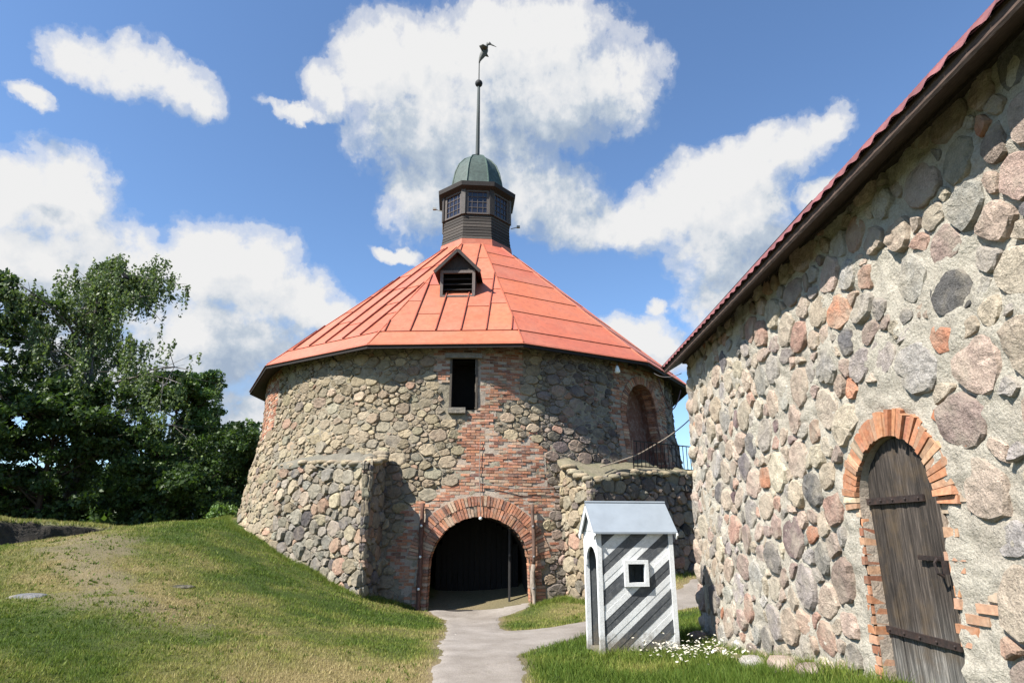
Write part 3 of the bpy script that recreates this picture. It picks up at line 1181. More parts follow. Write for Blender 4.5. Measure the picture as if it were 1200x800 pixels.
# niche and slit
reveal(TS, arch_outline(NS, NWd - .01, NSP, NB - .02), .04, .55, 'niche', M_brick, tower, tint=(.20, .09, .06))
q = np.array([(SL[0], SL[2]), (SL[1], SL[2]), (SL[1], SL[3]), (SL[0], SL[3])])
for sg_ in (0, 1):
    th = SL[sg_] / RT
    ax = [np.array([math.cos(th), math.sin(th), 0]), np.array([math.sin(th), -math.cos(th), 0]), np.array([0, 0, 1.0])]
    MB().box(TS(SL[sg_] + (.03 if sg_ else -.03), (SL[2] + SL[3]) / 2, -.02), (.06, .19, SL[3] - SL[2] + .02), ax).build('window_jamb', M_wood, tower, np.array((.11, .09, .07)))
reveal(TS, q[::-1], .05, .9, 'slit_window', M_dark, tower, True, tint=(.02, .017, .015))
mb = MB()
for (s, z, L_, H_) in ((.22, SL[3] + .07, 1.1, .14), (.05, SL[2] - .08, .5, .16)):
    p_ = TS(s, z, .0)
    th = s / RT
    ax = [np.array([math.cos(th), math.sin(th), 0]), np.array([math.sin(th), -math.cos(th), 0]), np.array([0, 0, 1.0])]
    MB().box(p_, (L_, .34, H_), ax).build('window_lintel' if H_ < .15 else 'window_sill', M_tstone, tower, np.array((.22, .20, .17)))

# ---- roof
NF = 12
PH0 = rad(-2.1)
ER, EZ = 8.88, 6.98
TR, TZ = 1.78, 13.45


def polar(r, a, z):
    return np.array([TC[0] + r * math.sin(a), TC[1] - r * math.cos(a), z])


roof = MB()
cor = [PH0 + rad(15) + k * rad(30) for k in range(NF)]
Vr = [polar(ER, a, EZ) for a in cor] + [polar(TR, a, TZ) for a in cor] + [polar(ER - .03, a, EZ - .13) for a in cor] + [polar(7.9, a, EZ + .30) for a in cor]
Fq = []
for k in range(NF):
    j = (k + 1) % NF
    Fq += [(k, j, NF + j, NF + k), (2 * NF + j, 2 * NF + k, 3 * NF + k, 3 * NF + j)]
roofo = obj('roof', Vr, [np.array(Fq)], M_wood, tower, np.array((.035, .026, .02)))
mb = MB()
for k in range(NF):
    j = (k + 1) % NF
    beam(mb, polar(ER + .005, cor[k], EZ - .055), polar(ER + .005, cor[j], EZ - .055), .035, .15)
mb.build('fascia', M_wood, roofo, np.array((.03, .022, .018)))
RED = np.array((.70, .20, .11))
rng = np.random.default_rng(5)
for k in range(NF):
    j = (k + 1) % NF
    A0, A1, T0, T1 = Vr[k], Vr[j], Vr[NF + k], Vr[NF + j]
    mid = (cor[k] + rad(15))
    e = (A1 - A0)
    W_e = np.linalg.norm(e)
    e /= W_e
    cm = (A0 + A1) / 2
    tm = (T0 + T1) / 2
    f = tm - cm
    H_s = np.linalg.norm(f)
    f /= H_s
    nr = np.cross(e, f)
    nr /= np.linalg.norm(nr)
    W_t = np.linalg.norm(T1 - T0)
    # eave angle seen from the front: facets to the right carry big horizontal sheets
    am = (mid + math.pi) % (2 * math.pi) - math.pi
    horiz = rad(20) < am < rad(140)
    if horiz:
        cols = [-2.4, 2.4] if rng.random() < .5 else [-2.4, 2.4]
        rws = [-.06, .85, 2.35, 3.9, 5.4, 6.9, 8.3, H_s]
    else:
        off = rng.uniform(-.2, .2)
        cols = [-2.4] + list(np.arange(-1.95 + off, 2.1, .78)) + [2.4]
        rws = None
    trap = [(-W_e / 2, 0), (W_e / 2, 0), (W_t / 2, H_s), (-W_t / 2, H_s)]

    def put(x0, x1, y0, y1, lift):
        poly = [(x0, y0), (x1, y0), (x1, y1), (x0, y1)]
        sl = (W_e - W_t) / 2 / H_s
        poly = clip_half(poly, 1, sl, W_e / 2 + .0)
        poly = clip_half(poly, -1, sl, W_e / 2 + .0) if len(poly) > 2 else poly
        if len(poly) < 3:
            return
        P2 = np.array(poly)
        if (P2[:, 0].max() - P2[:, 0].min()) < .05 or (P2[:, 1].max() - P2[:, 1].min()) < .05:
            return
        base = cm + P2[:, :1] * e + P2[:, 1:] * f
        dy = (P2[:, 1] - y0) / max(.1, y1 - y0)
        topo = base + nr * (lift + .022 - .016 * dy)[:, None]
        n = len(P2)
        V = np.concatenate([base + nr * .003, topo])
        Fs = [np.array([list(range(n, 2 * n))])]
        i = np.arange(n)
        jj = (i + 1) % n
        Fs.append(np.stack([i, jj, n + jj, n + i], 1))
        obj('roof_panel', V, Fs, M_roof, roofo, RED * (1 + rng.normal(0, .05)) * np.array([1, 1 + rng.normal(0, .06), 1 + rng.normal(0, .08)]))


    def rib(x0, y0, x1, y1, w=.035, hh=.045):
        seam = MB()
        beam(seam, cm + e * x0 + f * y0 + nr * (.02 + hh / 2), cm + e * x1 + f * y1 + nr * (.02 + hh / 2), w, hh, nr)
        seam.build('seam', M_seam, roofo, RED * np.array((.6, .55, .6)))  # darker red: oxidised paint plus seam shadow painted in
    put(-2.4, 2.4, -.06, .85, .004)
    rib(-W_e / 2 + .1, .85, W_e / 2 - .1, .85, .03, .014)
    for ci in range(len(cols) - 1):
        if horiz:
            rr = rws[1:]
        else:
            rr = [.85] + sorted(list(rng.uniform(1.6, 3.6, 1)) + [rng.uniform(4.2, 5.6), rng.uniform(6.3, 7.6)]) + [H_s]
        for y0, y1 in zip(rr, rr[1:]):
            put(cols[ci], cols[ci + 1], y0, y1, rng.uniform(0, .008))
            half = W_e / 2 - (W_e - W_t) / 2 / H_s * y1
            if y1 < H_s - .1:
                xa, xb = max(cols[ci], -half), min(cols[ci + 1], half)
                if xb - xa > .15:
                    rib(xa + .03, y1, xb - .03, y1, .02, .007 if not horiz else .009)
        if ci:
            x = cols[ci]
            ym = min(H_s, (W_e / 2 - abs(x)) / ((W_e - W_t) / 2 / H_s))
            if ym > 1.2:
                rib(x, .85, x, ym - .05, .03, .055)
    hip = MB()
    beam(hip, A0 + (T0 - A0) * .0 + np.array([0, 0, .03]), T0 + np.array([0, 0, .03]), .04, .035, nr)
    hip.build('hip_seam', M_seam, roofo, RED * .95)

# ---- dormer
da = PH0
ax_o = np.array([math.sin(da), -math.cos(da), 0])       # outwards
ax_s = np.array([math.cos(da), math.sin(da), 0])
zu = np.array([0, 0, 1.0])
DO = polar(5.95, da, 0) + ax_s * (-.02)
dorm = MB()


def dp(x, y, z):
    return DO + ax_s * x + ax_o * y + zu * z


zb, zt, zp = 9.42, 10.42, 11.08
hw = .56
grey = np.array((.11, .09, .08))
for sx in (-1, 1):
    dorm.box(dp(sx * hw, 0, (zb + zt) / 2), (.10, .10, zt - zb), [ax_s, ax_o, zu])
dorm.box(dp(0, 0, zt - .05), (1.2, .08, .10), [ax_s, ax_o, zu])
dorm.box(dp(0, .02, zb + .03), (1.2, .12, .07), [ax_s, ax_o, zu])
dorm_o = dorm.build('dormer', M_wood, tower, grey * 1.9)
ch = MB()
for sx in (-1, 1):
    ch.box(dp(sx * (hw + .01), -.75, (zb + zt) / 2 + .05), (.03, 1.5, zt - zb - .02), [ax_s, ax_o, zu])
ch.build('dormer_cheek', M_wood, dorm_o, grey * .7)
gb = MB()
V = [dp(-.66, -.02, zt), dp(.66, -.02, zt), dp(0, -.02, zp - .02), dp(-.66, -.06, zt), dp(.66, -.06, zt), dp(0, -.06, zp - .02)]
gb.add(V, [[(0, 1, 2)], [(5, 4, 3)]])
gb.build('gable_board', M_wood, dorm_o, grey * .6)
for sx in (-1, 1):
    r_ = MB()
    a0, a1 = dp(sx * .80, .22, zt - .14), dp(0, .22, zp + .03)
    b0, b1 = dp(sx * .80, -1.6, zt - .14), dp(0, -1.9, zp + .03)
    th_ = zu * .045
    r_.add([a0, a1, b1, b0, a0 + th_, a1 + th_, b1 + th_, b0 + th_], [[(0, 1, 2, 3), (7, 6, 5, 4), (0, 4, 5, 1), (3, 2, 6, 7), (0, 3, 7, 4)]])
    r_.build('dormer_roof', M_seam, dorm_o, np.array((.20, .08, .06)))
    bb = MB()
    beam(bb, a0 + ax_o * .02, a1 + ax_o * .02 - ax_s * 0, .03, .11)
    bb.build('barge_board', M_wood, dorm_o, grey * .6)
for k in range(4):
    lv = MB()
    lv.box(dp(0, -.14, zb + .15 + k * .2), (1.03, .16, .02), [ax_s, ax_o * math.cos(.6) - zu * math.sin(.6), ax_o * math.sin(.6) + zu * math.cos(.6)])
    lv.build('louvre', M_wood, dorm_o, grey * .35)
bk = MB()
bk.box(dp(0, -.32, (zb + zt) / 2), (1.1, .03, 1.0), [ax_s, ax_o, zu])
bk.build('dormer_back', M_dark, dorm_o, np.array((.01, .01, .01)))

# ---- lantern
LA = rad(5.0)


def octa(r, z, off=0.0):
    R_ = r / math.cos(rad(22.5)) if off else r
    return [polar(R_, LA + rad(22.5 + 45 * k), z) for k in range(8)]


lant = MB()
prof = [(1.70, 13.2), (1.66, 13.75), (1.60, 14.2), (1.57, 14.98), (1.57, 16.2)]
rows = [octa(r - .05, z) for r, z in prof]
V = np.concatenate([np.array(r) for r in rows])
Q = []
for i in range(len(prof) - 1):
    for k in range(8):
        j = (k + 1) % 8
        Q.append((i * 8 + k, i * 8 + j, (i + 1) * 8 + j, (i + 1) * 8 + k))
lantern = obj('lantern', V, [np.array(Q)], M_wood, tower, np.array((.03, .025, .022)))
fl = MB()
a_, b_ = octa(1.76, 13.35), octa(1.69, 13.78)
for k in range(8):
    j = (k + 1) % 8
    fl.add([a_[k], a_[j], b_[j], b_[k]], [[(0, 1, 2, 3)]])
fl.build('flashing', M_roof, lantern, RED * .95)
for k in range(8):
    a0 = LA + rad(22.5 + 45 * k)
    nb = 8
    for i in range(nb):
        z0 = 13.80 + i * (14.98 - 13.80) / nb
        z1 = z0 + (14.98 - 13.80) / nb * .93
        r0, r1 = np.interp([z0, z1], [13.2, 13.75, 14.2, 14.98], [1.70, 1.66, 1.60, 1.57])
        p = [polar(r0 + .022, a0, z0), polar(r0 + .022, a0 + rad(45), z0), polar(r1 + .004, a0 + rad(45), z1), polar(r1 + .004, a0, z1)]
        q_ = [polar(r0 - .04, a0, z0), polar(r0 - .04, a0 + rad(45), z0), polar(r1 - .04, a0 + rad(45), z1), polar(r1 - .04, a0, z1)]
        obj('siding_board', p + q_, [np.array([(0, 1, 2, 3), (4, 5, 1, 0), (3, 2, 6, 7), (0, 3, 7, 4), (1, 5, 6, 2)])], M_woodh, lantern, np.array((.075, .062, .052)) * rng.uniform(.6, 1.35))
    # window: glass, muntins, sill and head, and the corner post
    am = a0 + rad(22.5)
    o_ = np.array([math.sin(am), -math.cos(am), 0])
    s_ = np.array([math.cos(am), math.sin(am), 0])
    rr = 1.57 * math.cos(rad(22.5))
    c0 = np.array([TC[0], TC[1], 0]) + o_ * rr
    MB().box(c0 + zu * 15.58, (1.0, .02, 1.1), [s_, o_, zu]).build('window_glass', M_glass, lantern)
    mu = MB()
    for x in (-.24, 0, .24):
        mu.box(c0 + o_ * .02 + s_ * x + zu * 15.58, (.025, .03, 1.02), [s_, o_, zu])
    for z in (15.33, 15.6, 15.85):
        mu.box(c0 + o_ * .021 + zu * z, (.95, .03, .025), [s_, o_, zu])
    for x in (-.47, .47):
        mu.box(c0 + o_ * .025 + s_ * x + zu * 15.58, (.13, .06, 1.1), [s_, o_, zu])
    mu.box(c0 + o_ * .03 + zu * 15.03, (1.0, .09, .07), [s_, o_, zu])
    mu.box(c0 + o_ * .028 + zu * 16.12, (1.0, .07, .08), [s_, o_, zu])
    mu.build('window_frame', M_wood, lantern, np.array((.14, .12, .11)))
    po = MB()
    beam(po, polar(1.58, a0, 14.98), polar(1.58, a0, 16.2), .20, .16, (math.sin(a0), -math.cos(a0), 0))
    po.build('corner_post', M_wood, lantern, np.array((.14, .125, .115)) if k % 3 else np.array((.07, .06, .055)))
cn = MB()
ra, rb, rc, rd = octa(1.60, 16.14), octa(1.88, 16.28), octa(1.90, 16.48), octa(1.30, 16.74)
for k in range(8):
    j = (k + 1) % 8
    for p, q_ in ((ra, rb), (rb, rc), (rc, rd)):
        cn.add([p[k], p[j], q_[j], q_[k]], [[(0, 1, 2, 3)]])
cn.build('cornice', M_wood, lantern, np.array((.045, .038, .035)))
dprof = [(1.36, 16.62), (1.27, 16.78), (1.20, 17.2), (1.10, 17.7), (.93, 18.15), (.66, 18.5), (.34, 18.72), (.10, 18.80)]
for k in range(8):
    a0, a1 = LA + rad(22.5 + 45 * k), LA + rad(67.5 + 45 * k)
    V, Q = [], []
    for r, z in dprof:
        for t_ in (0, .5, 1):
            bul = 1.0 if t_ != .5 else math.cos(rad(22.5)) + .01
            V.append(polar(r * bul, a0 + (a1 - a0) * t_, z))
    for i in range(len(dprof) - 1):
        for t_ in (0, 1):
            q0 = i * 3 + t_
            Q.append((q0, q0 + 1, q0 + 4, q0 + 3))
    obj('dome_panel', V, [np.array(Q)], M_copper, lantern, np.array((.10, .14, .12)) * rng.uniform(.85, 1.15), True)
    rb_ = MB()
    rb_.tube([polar(r + .01, a0, z) for r, z in dprof], .035, 5)
    rb_.build('dome_rib', M_copper, lantern, np.array((.10, .16, .13)))
for (ang, z) in ((rad(-88), 16.0), (rad(95), 15.2)):
    fb = MB()
    beam(fb, polar(1.6, ang, z - .1), polar(1.92, ang, z), .03, .03)
    fb.box(polar(1.95, ang, z + .02), (.15, .13, .09))
    fb.build('floodlight', M_sheet, lantern, np.array((.45, .45, .42)))

spire = MB()
spire.tube([(TC[0], TC[1], z) for z in (18.7, 19.0, 21, 22.85)], [.13, .10, .085, .07], 10)
spire_o = spire.build('spire', M_iron, tower, np.array((.055, .075, .075)), True)


def sphere(c, r, n=12, m_=8, sq=(1, 1, 1)):
    V = [np.array(c) + np.array([0, 0, -r * sq[2]])]
    for i in range(1, m_):
        b_ = -math.pi / 2 + math.pi * i / m_
        for k in range(n):
            a = 2 * math.pi * k / n
            V.append(np.array(c) + np.array([r * sq[0] * math.cos(b_) * math.cos(a), r * sq[1] * math.cos(b_) * math.sin(a), r * sq[2] * math.sin(b_)]))
    V.append(np.array(c) + np.array([0, 0, r * sq[2]]))
    T = [(0, 1 + (k + 1) % n, 1 + k) for k in range(n)]
    Q = []
    for i in range(m_ - 2):
        for k in range(n):
            a, b_ = 1 + i * n + k, 1 + i * n + (k + 1) % n
            Q.append((a, b_, b_ + n, a + n))
    l_ = 1 + (m_ - 2) * n
    T += [(l_ + k, l_ + (k + 1) % n, len(V) - 1) for k in range(n)]
    return np.array(V), [np.array(Q), np.array(T)]


V, F = sphere((TC[0], TC[1], 23.0), .19)
obj('ball', V, F, M_iron, spire_o, np.array((.03, .035, .04)), True)
rod = MB()
rod.tube([(TC[0], TC[1], 23.2), (TC[0], TC[1], 24.35)], [.035, .03], 6)
rod.build('rod', M_iron, spire_o, np.array((.12, .13, .13)))
# long-billed bird vane: tail at the rod, body rising to the right, wings half open, head with bill
bx, bz, by = TC[0], 24.3, TC[1]
vane = MB()
vane.tube([(bx + dx, by, bz + dz) for dx, dz in ((0, -.1), (.02, .05), (.07, .2), (.16, .40), (.26, .60), (.32, .72), (.35, .85), (.37, 1.0), (.42, 1.10), (.50, 1.12), (.56, 1.08))],
          [.03, .05, .10, .15, .16, .13, .08, .065, .09, .09, .05], 9)
vane.tube([(bx + .54, by, bz + 1.09), (bx + .68, by, bz + 1.0), (bx + .86, by, bz + .90)], [.05, .03, .008], 6)
for sy in (-1, 1):
    vane.add([(bx + .12, by + sy * .10, bz + .62), (bx + .36, by + sy * .10, bz + .66), (bx + .46, by + sy * .34, bz + .60), (bx + .20, by + sy * .40, bz + .74), (bx + .0, by + sy * .30, bz + .72),
              (bx + .12, by + sy * .10, bz + .57), (bx + .36, by + sy * .10, bz + .61), (bx + .46, by + sy * .34, bz + .57), (bx + .20, by + sy * .40, bz + .70), (bx + .0, by + sy * .30, bz + .69)],
             [[(0, 1, 2, 3, 4)], [(9, 8, 7, 6, 5)], [(0, 5, 6, 1), (1, 6, 7, 2), (2, 7, 8, 3), (3, 8, 9, 4), (4, 9, 5, 0)]])
vane.build('bird_vane', M_iron, spire_o, np.array((.16, .17, .16)), True)

# ------------------------------------------------------------------ buttress and bastion


class PlaneSurf:
    def __init__(s, p0, p1, batter=0.0, seed=1.0, flip=False, z0=0.0):
        s.p0, s.p1 = np.array(p0, float), np.array(p1, float)
        e = s.p1 - s.p0
        s.L = np.linalg.norm(e)
        s.e = e / s.L
        s.n = np.array([s.e[1], -s.e[0]])        # outward = right of travel
        s.batter, s.seed, s.flip, s.z0 = batter, seed, flip, z0

    def __call__(s, a, z, d):
        a, z, d = np.asarray(a, float), np.asarray(z, float), np.asarray(d, float)
        dd = d - s.batter * (z - s.z0) + 0.05 * fbm(a * .8, z * .8, s.seed + 3, 2)
        return np.stack([s.p0[0] + s.e[0] * a + s.n[0] * dd, s.p0[1] + s.e[1] * a + s.n[1] * dd, z + 0 * dd], -1)


def masonry_face(root, p0, p1, zlo, ztop, pal, mort, smat, seed, rr=(.14, .34), batter=0.03, lim=150):
    """ztop: function of s giving the height of the face"""
    S_ = PlaneSurf(p0, p1, batter, seed)
    rng = np.random.default_rng(int(seed * 10))
    zmax = max(ztop(x) for x in np.linspace(0, S_.L, 12))
    sg = np.linspace(0, S_.L, max(4, int(S_.L / .09)))
    tz = np.linspace(0, 1, 44)
    Sg, Tg = np.meshgrid(sg, tz)
    top_ = np.array([ztop(x) for x in sg])[None]
    Zg = zlo + (top_ - zlo) * Tg
    D = -.01 + .045 * fbm(Sg * 2, Zg * 2, seed, 4)
    obj('wall_core', S_(Sg.ravel(), Zg.ravel(), D.ravel()), [grid_faces(len(sg), len(tz))], mort, root, None, True)
    pcs = []
    for poly, r in cells(0.0, S_.L, zlo, zmax + .1, rr[0], rr[1], rng, 1.25):
        c = poly.mean(0)
        tc_ = ztop(c[0])
        if poly[:, 1].max() > tc_ + .05:
            if c[1] > tc_ - .1:
                continue
            poly[:, 1] = np.minimum(poly[:, 1], tc_)
        pcs.append(stone_piece(S_, poly, rng, rng.uniform(.04, .11) * (.7 + r), rng.uniform(.006, .025), pick(rng, pal, .16), 11, 2))
    emit(pcs, 'stone', smat, root, lim, False, 'small_stone')
    return S_


PAL_B = [(4, (.27, .25, .21)), (3, (.21, .20, .18)), (3, (.31, .27, .20)), (1.5, (.34, .24, .18)), (1, (.15, .14, .14)), (1, (.28, .26, .21))]
but = empty('stone_buttress', (-4.6, 17.6, 0), 'squat grey stone buttress left of the tower gate, its right side in deep shade', 'buttress')
C1, C0, C2 = (-3.66, 16.35), (-7.0, 19.25), (-3.45, 18.4)
masonry_face(but, C0, C1, -.4, lambda s: 3.60 - .20 * (s / 4.4) + .16 * float(vnoise(s * 1.3, 4.0)) + .06 * float(vnoise(s * 5, 1.0)), PAL_B, M_tmortar, M_tstone, 31, lim=170)
masonry_face(but, C1, C2, -.6, lambda s: 3.42 + .22 * s, PAL_B, M_tmortar, M_tstone, 32, lim=60)


def boulder(name, c, r, sq, tint, seed, mat=M_bstone, parent=None):
    V, F = sphere((0, 0, 0), 1.0, 12, 8)
    dn = 1 + .22 * fbm(V[:, 0] * 1.3 + seed, V[:, 1] * 1.3, V[:, 2] * 1.3, 3)
    V = V * dn[:, None]
    V = np.sign(V) * np.abs(V) ** .85
    V = V * np.array(sq) * r + np.array(c)
    return obj(name, V, F, mat, parent, np.array(tint), True)



def coping(root, pts, name, mat, tint, amp=.05, over=.05):
    """rough top surface through a polygon of 3d points, domed a little"""
    P = np.array(pts, float)
    c = P.mean(0) + np.array([0, 0, .05])
    V, n_r = [], 7
    m_ = 12 * len(P)
    ring = np.array([P[int(i // 12)] + (P[(int(i // 12) + 1) % len(P)] - P[int(i // 12)]) * ((i % 12) / 12) for i in range(m_)])
    out_ = ring - c
    out_[:, 2] = 0
    out_ /= np.linalg.norm(out_, axis=1, keepdims=True)
    edge = ring + out_ * over * (1 + .6 * vnoise(ring[:, 0] * 6, ring[:, 1] * 6))[:, None]
    low = edge.copy()
    low[:, 2] -= .10 + .06 * vnoise(ring[:, 0] * 5, ring[:, 1] * 5, 3)
    V = [low]
    for k in range(n_r):
        f_ = 1 - k / n_r
        r_ = c + (edge - c) * f_
        r_[:, 2] += amp * fbm(r_[:, 0] * 2.5, r_[:, 1] * 2.5, 5, 4) + .06 * (1 - f_ ** 2)
        V.append(r_)
    V.append(np.array([c + [0, 0, .06]]))
    V = np.concatenate(V)
    i = np.arange(m_)
    j = (i + 1) % m_
    Q = np.concatenate([np.stack([k * m_ + i, k * m_ + j, (k + 1) * m_ + j, (k + 1) * m_ + i], 1) for k in range(n_r)])
    T = np.stack([n_r * m_ + i, n_r * m_ + j, np.full(m_, (n_r + 1) * m_)], 1)
    return obj(name, V, [Q, T], mat, root, np.array(tint), True)


M_cope = mat_mortar('mossy_cap', (.30, .27, .18), (.36, .31, .22), (.22, .22, .12))
M_capg = mat_mortar('grey_cap', (.27, .25, .20), (.33, .30, .24), (.20, .20, .16))
coping(but, [(-7.1, 19.3, 3.60), (-3.72, 16.42, 3.38), (-3.5, 18.5, 3.85), (-5, 19.4, 3.90)], 'coping', M_capg, (1, 1, 1), .22, -.06)

bas = empty('stone_bastion', (4.2, 19.2, 0), 'stone bastion, right faces coloured dark for shade, with pale mossy cap, right of the gate, behind the striped hut', 'bastion')
B0, B1, B2, B3 = (1.30, 18.5), (2.02, 16.85), (6.3, 20.15), (9.2, 23.0)
masonry_face(bas, B0, B1, -.5, lambda s: 3.55 - .33 * s + .07 * float(vnoise(s * 4, 1.0)), PAL_T, M_tmortar, M_tstone, 41, lim=60)
masonry_face(bas, B1, B2, -.4, lambda s: min(2.95 + .22 * s, 3.40) + .09 * float(vnoise(s * 2.2, 2.0)), PAL_SHADE, M_tmortar, M_tstone, 42, lim=230)  # shade of this face painted in through darker stones
masonry_face(bas, B2, B3, -.2, lambda s: 3.42, PAL_SHADE, M_tmortar, M_tstone, 43, lim=10)
coping(bas, [(1.3, 18.4, 3.62), (2.02, 16.9, 2.97), (3.7, 18.15, 3.35), (6.25, 20.2, 3.42), (9.1, 23, 3.42), (6, 23.5, 3.5), (4.2, 20.4, 3.8), (2.4, 19.3, 3.85)], 'coping', M_cope, (1, 1, 1), .16, .0)


def cap_stones(root, path, n, seed, rr=(.10, .20)):
    rg = np.random.default_rng(seed)
    P = np.array(path, float)
    for k in range(n):
        t = (k + rg.uniform(.2, .8)) / n * (len(P) - 1)
        i = int(t)
        c = P[i] + (P[i + 1] - P[i]) * (t - i)
        c = c + np.array([rg.normal(0, .05), rg.uniform(0, .18), rg.uniform(-.06, .03)])
        boulder('cap_stone', c, rg.uniform(*rr), (rg.uniform(.9, 1.5), rg.uniform(.7, 1.1), rg.uniform(.4, .6)), pick(rg, PAL_T[:4], .12), seed + k * 1.7, M_tstone, root)


cap_stones(but, [(-6.9, 19.2, 3.62), (-3.75, 16.5, 3.42)], 15, 5)
cap_stones(but, [(-3.72, 16.5, 3.42), (-3.6, 17.9, 3.75)], 6, 6)
cap_stones(bas, [(1.5, 18.1, 3.5), (2.05, 16.98, 2.97), (3.4, 18.0, 3.28)], 14, 7)
cap_stones(bas, [(3.4, 18.0, 3.28), (6.2, 20.2, 3.42)], 14, 8)

# railing on the bastion landing
rl = empty('iron_railing', (4.6, 20.5, 3.5), 'thin dark iron railing on top of the bastion below the arched niche', 'railing')
ra_, rb_ = np.array([3.62, 19.05]), np.array([6.15, 20.75])
nP = 19
for k in range(nP):
    p_ = ra_ + (rb_ - ra_) * k / (nP - 1)
    w_ = .022 if k % 6 else .035
    MB().tube([(p_[0], p_[1], 3.3), (p_[0], p_[1], 4.3)], w_ * .6, 5).build('picket', M_iron, rl, np.array((.03, .025, .022)))
for z in (3.56, 4.3):
    mb = MB()
    beam(mb, (*ra_, z), (*rb_, z), .04, .03)
    mb.build('rail', M_iron, rl, np.array((.035, .028, .024)))
mb = MB()
mb.tube([(6.15, 20.75, 4.32), (6.45, 20.95, 4.28), (6.8, 21.2, 3.95), (7.2, 21.5, 3.5)], .03, 6)
mb.build('handrail', M_iron, rl, np.array((.10, .12, .15)))

# gate-side posts
for (nm, lab, s, ztop_, tnt, amp) in (
        ('timber_post', 'reddish brown rough timber post left of the gate arch', -.75, 2.42, (.17, .085, .06), .03),
        ('timber_post', 'rough timber post right of the gate arch, its lower half pale and patchy', 2.12, 2.40, (.16, .10, .075), .05)):
    zz_ = np.linspace(-.5, ztop_, 16)
    r_ = empty(nm, tuple(TS(s, -.3, .2)), lab, 'post', 'timber posts flanking the gate')
    so_ = s + (.10 if s < 0 else -.08) * (ztop_ - zz_) / 2.8
    pts = TS(so_ + .03 * vnoise(zz_ * 2, s), zz_, .17 + .02 * vnoise(zz_ * 3, 1))
    cut = 9 if s > 0 else 16
    if s > 0:
        MB().tube(pts[:8], .065 + .02 * vnoise(zz_[:8] * 9, 2), 8).build('pale_trunk', M_bark, r_, np.array((.36, .30, .24)), True)
        MB().tube(pts[7:], .055 + .012 * vnoise(zz_[7:] * 9, 2), 8).build('trunk', M_bark, r_, np.array(tnt), True)
    else:
        MB().tube(pts, .062 + .014 * vnoise(zz_ * 9, 2), 8).build('trunk', M_bark, r_, np.array(tnt), True)
    for k in (4, 8, 12):
        V, F = sphere(pts[k] + np.array([0, -.06, 0]), .035, 8, 5)
        obj('bolt', V, F, M_white if s < 0 else M_iron, r_, np.array((.3, .3, .3)), True)

# lamps and cables
lp = empty('wall_lamp', tuple(TS(5.2, 6.7, .2)), 'small white lamp hanging under the tower eave on the right', 'lamp')
c_ = TS(5.2, 6.62, .35)
MB().tube([c_ + np.array([0, 0, .35]), c_ + np.array([0, 0, .12])], .015, 5).build('bracket', M_iron, lp, np.array((.1, .1, .1)))
MB().tube([c_ + np.array([0, 0, .12]), c_ + np.array([0, 0, .05]), c_ + np.array([0, 0, -.08]), c_ + np.array([0, 0, -.12])], [.03, .06, .09, .05], 10).build('shade', M_white, lp, None, True)
lp2 = empty('gate_lamp', tuple(TS(GS, 2.0, .1)), 'tiny lamp at the crown of the gate arch', 'lamp')
c_ = TS(GS, 2.03, .10)
V, F = sphere(c_, .045, 8, 6)
obj('bulb', V, F, M_white, lp2, None, True)
MB().tube([c_, c_ + np.array([0, 0, .1])], .012, 5).build('stem', M_iron, lp2, np.array((.1, .1, .1)))


def cable(label, pts, r, tint, sag=0.0, wob=0.0):
    P = np.array(pts, float)
    t = np.linspace(0, 1, 26)
    tt = np.linspace(0, 1, len(P))
    C_ = np.stack([np.interp(t, tt, P[:, i]) for i in range(3)], 1)
    C_[:, 2] += -4 * sag * t * (1 - t) + wob * vnoise(t * 6, r * 1000)
    o_ = MB().tube(C_, r, 5).build('cable', M_iron, None, np.array(tint), True)
    tag(o_, label, 'cable')


cable('pale cable slanting up over the bastion cap to the tower eave side', [(2.5, 18.05, 3.45), (6.35, 21.5, 5.6)], .02, (.50, .40, .3), .28, .015)
cable('thin grey wire running level above the gate arch', [tuple(TS(.75, 2.98, .14)), tuple(TS(1.7, 2.82, .14)), tuple(TS(2.6, 2.85, .14)), tuple(TS(3.2, 2.95, .25))], .013, (.35, .32, .28))
cable('thin wire dropping down the bricks to the gate lamp', [tuple(TS(.74, 4.2, .1)), tuple(TS(.72, 3.2, .1)), tuple(TS(.77, 2.15, .14))], .010, (.35, .3, .26))
cable('pinkish sagging cable loop under the tower eave right of the niche', [tuple(TS(7.6, 6.75, .3)), tuple(TS(8.3, 6.5, .4)), tuple(TS(9.6, 6.7, .5))], .022, (.25, .14, .12), .75)
cable('straight black wire from the tower eave to the corner of the near house roof', [tuple(TS(7.2, 6.9, .3)), (3.2, 11.6, 4.55)], .008, (.2, .19, .18), .12)

# ------------------------------------------------------------------ near stone house


class HouseSurf:
    """west wall, s = Y, outward = -X"""
    flip = True
    seed = 6.0

    def __call__(s, a, z, d):
        a, z, d = np.asarray(a, float), np.asarray(z, float), np.asarray(d, float)
        x = 3.15 + .033 * z - d + .06 * fbm(a * .7, z * .7, 2, 2)
        return np.stack([x, a + 0 * x, z + 0 * x], -1)


HS = HouseSurf()
house = empty('stone_house', (3.3, 8, 0), 'near house of pinkish fieldstone with an arched plank door and red tiled eave', 'house')
YE = 11.5
DC, DW, DSP, DB = 5.44, .545, 1.93, .2
door_hole = lambda s, z: arch_hole(DC, DW, DSP, DB)(s, z)
HB_P = inpoly([(4.9, 2.2), (4.52, 2.15), (4.45, 1.8), (4.65, 1.55), (4.4, 1.3), (4.5, .98), (4.9, .95)])


def house_brick(s, z):
    return HB_P(s, z)


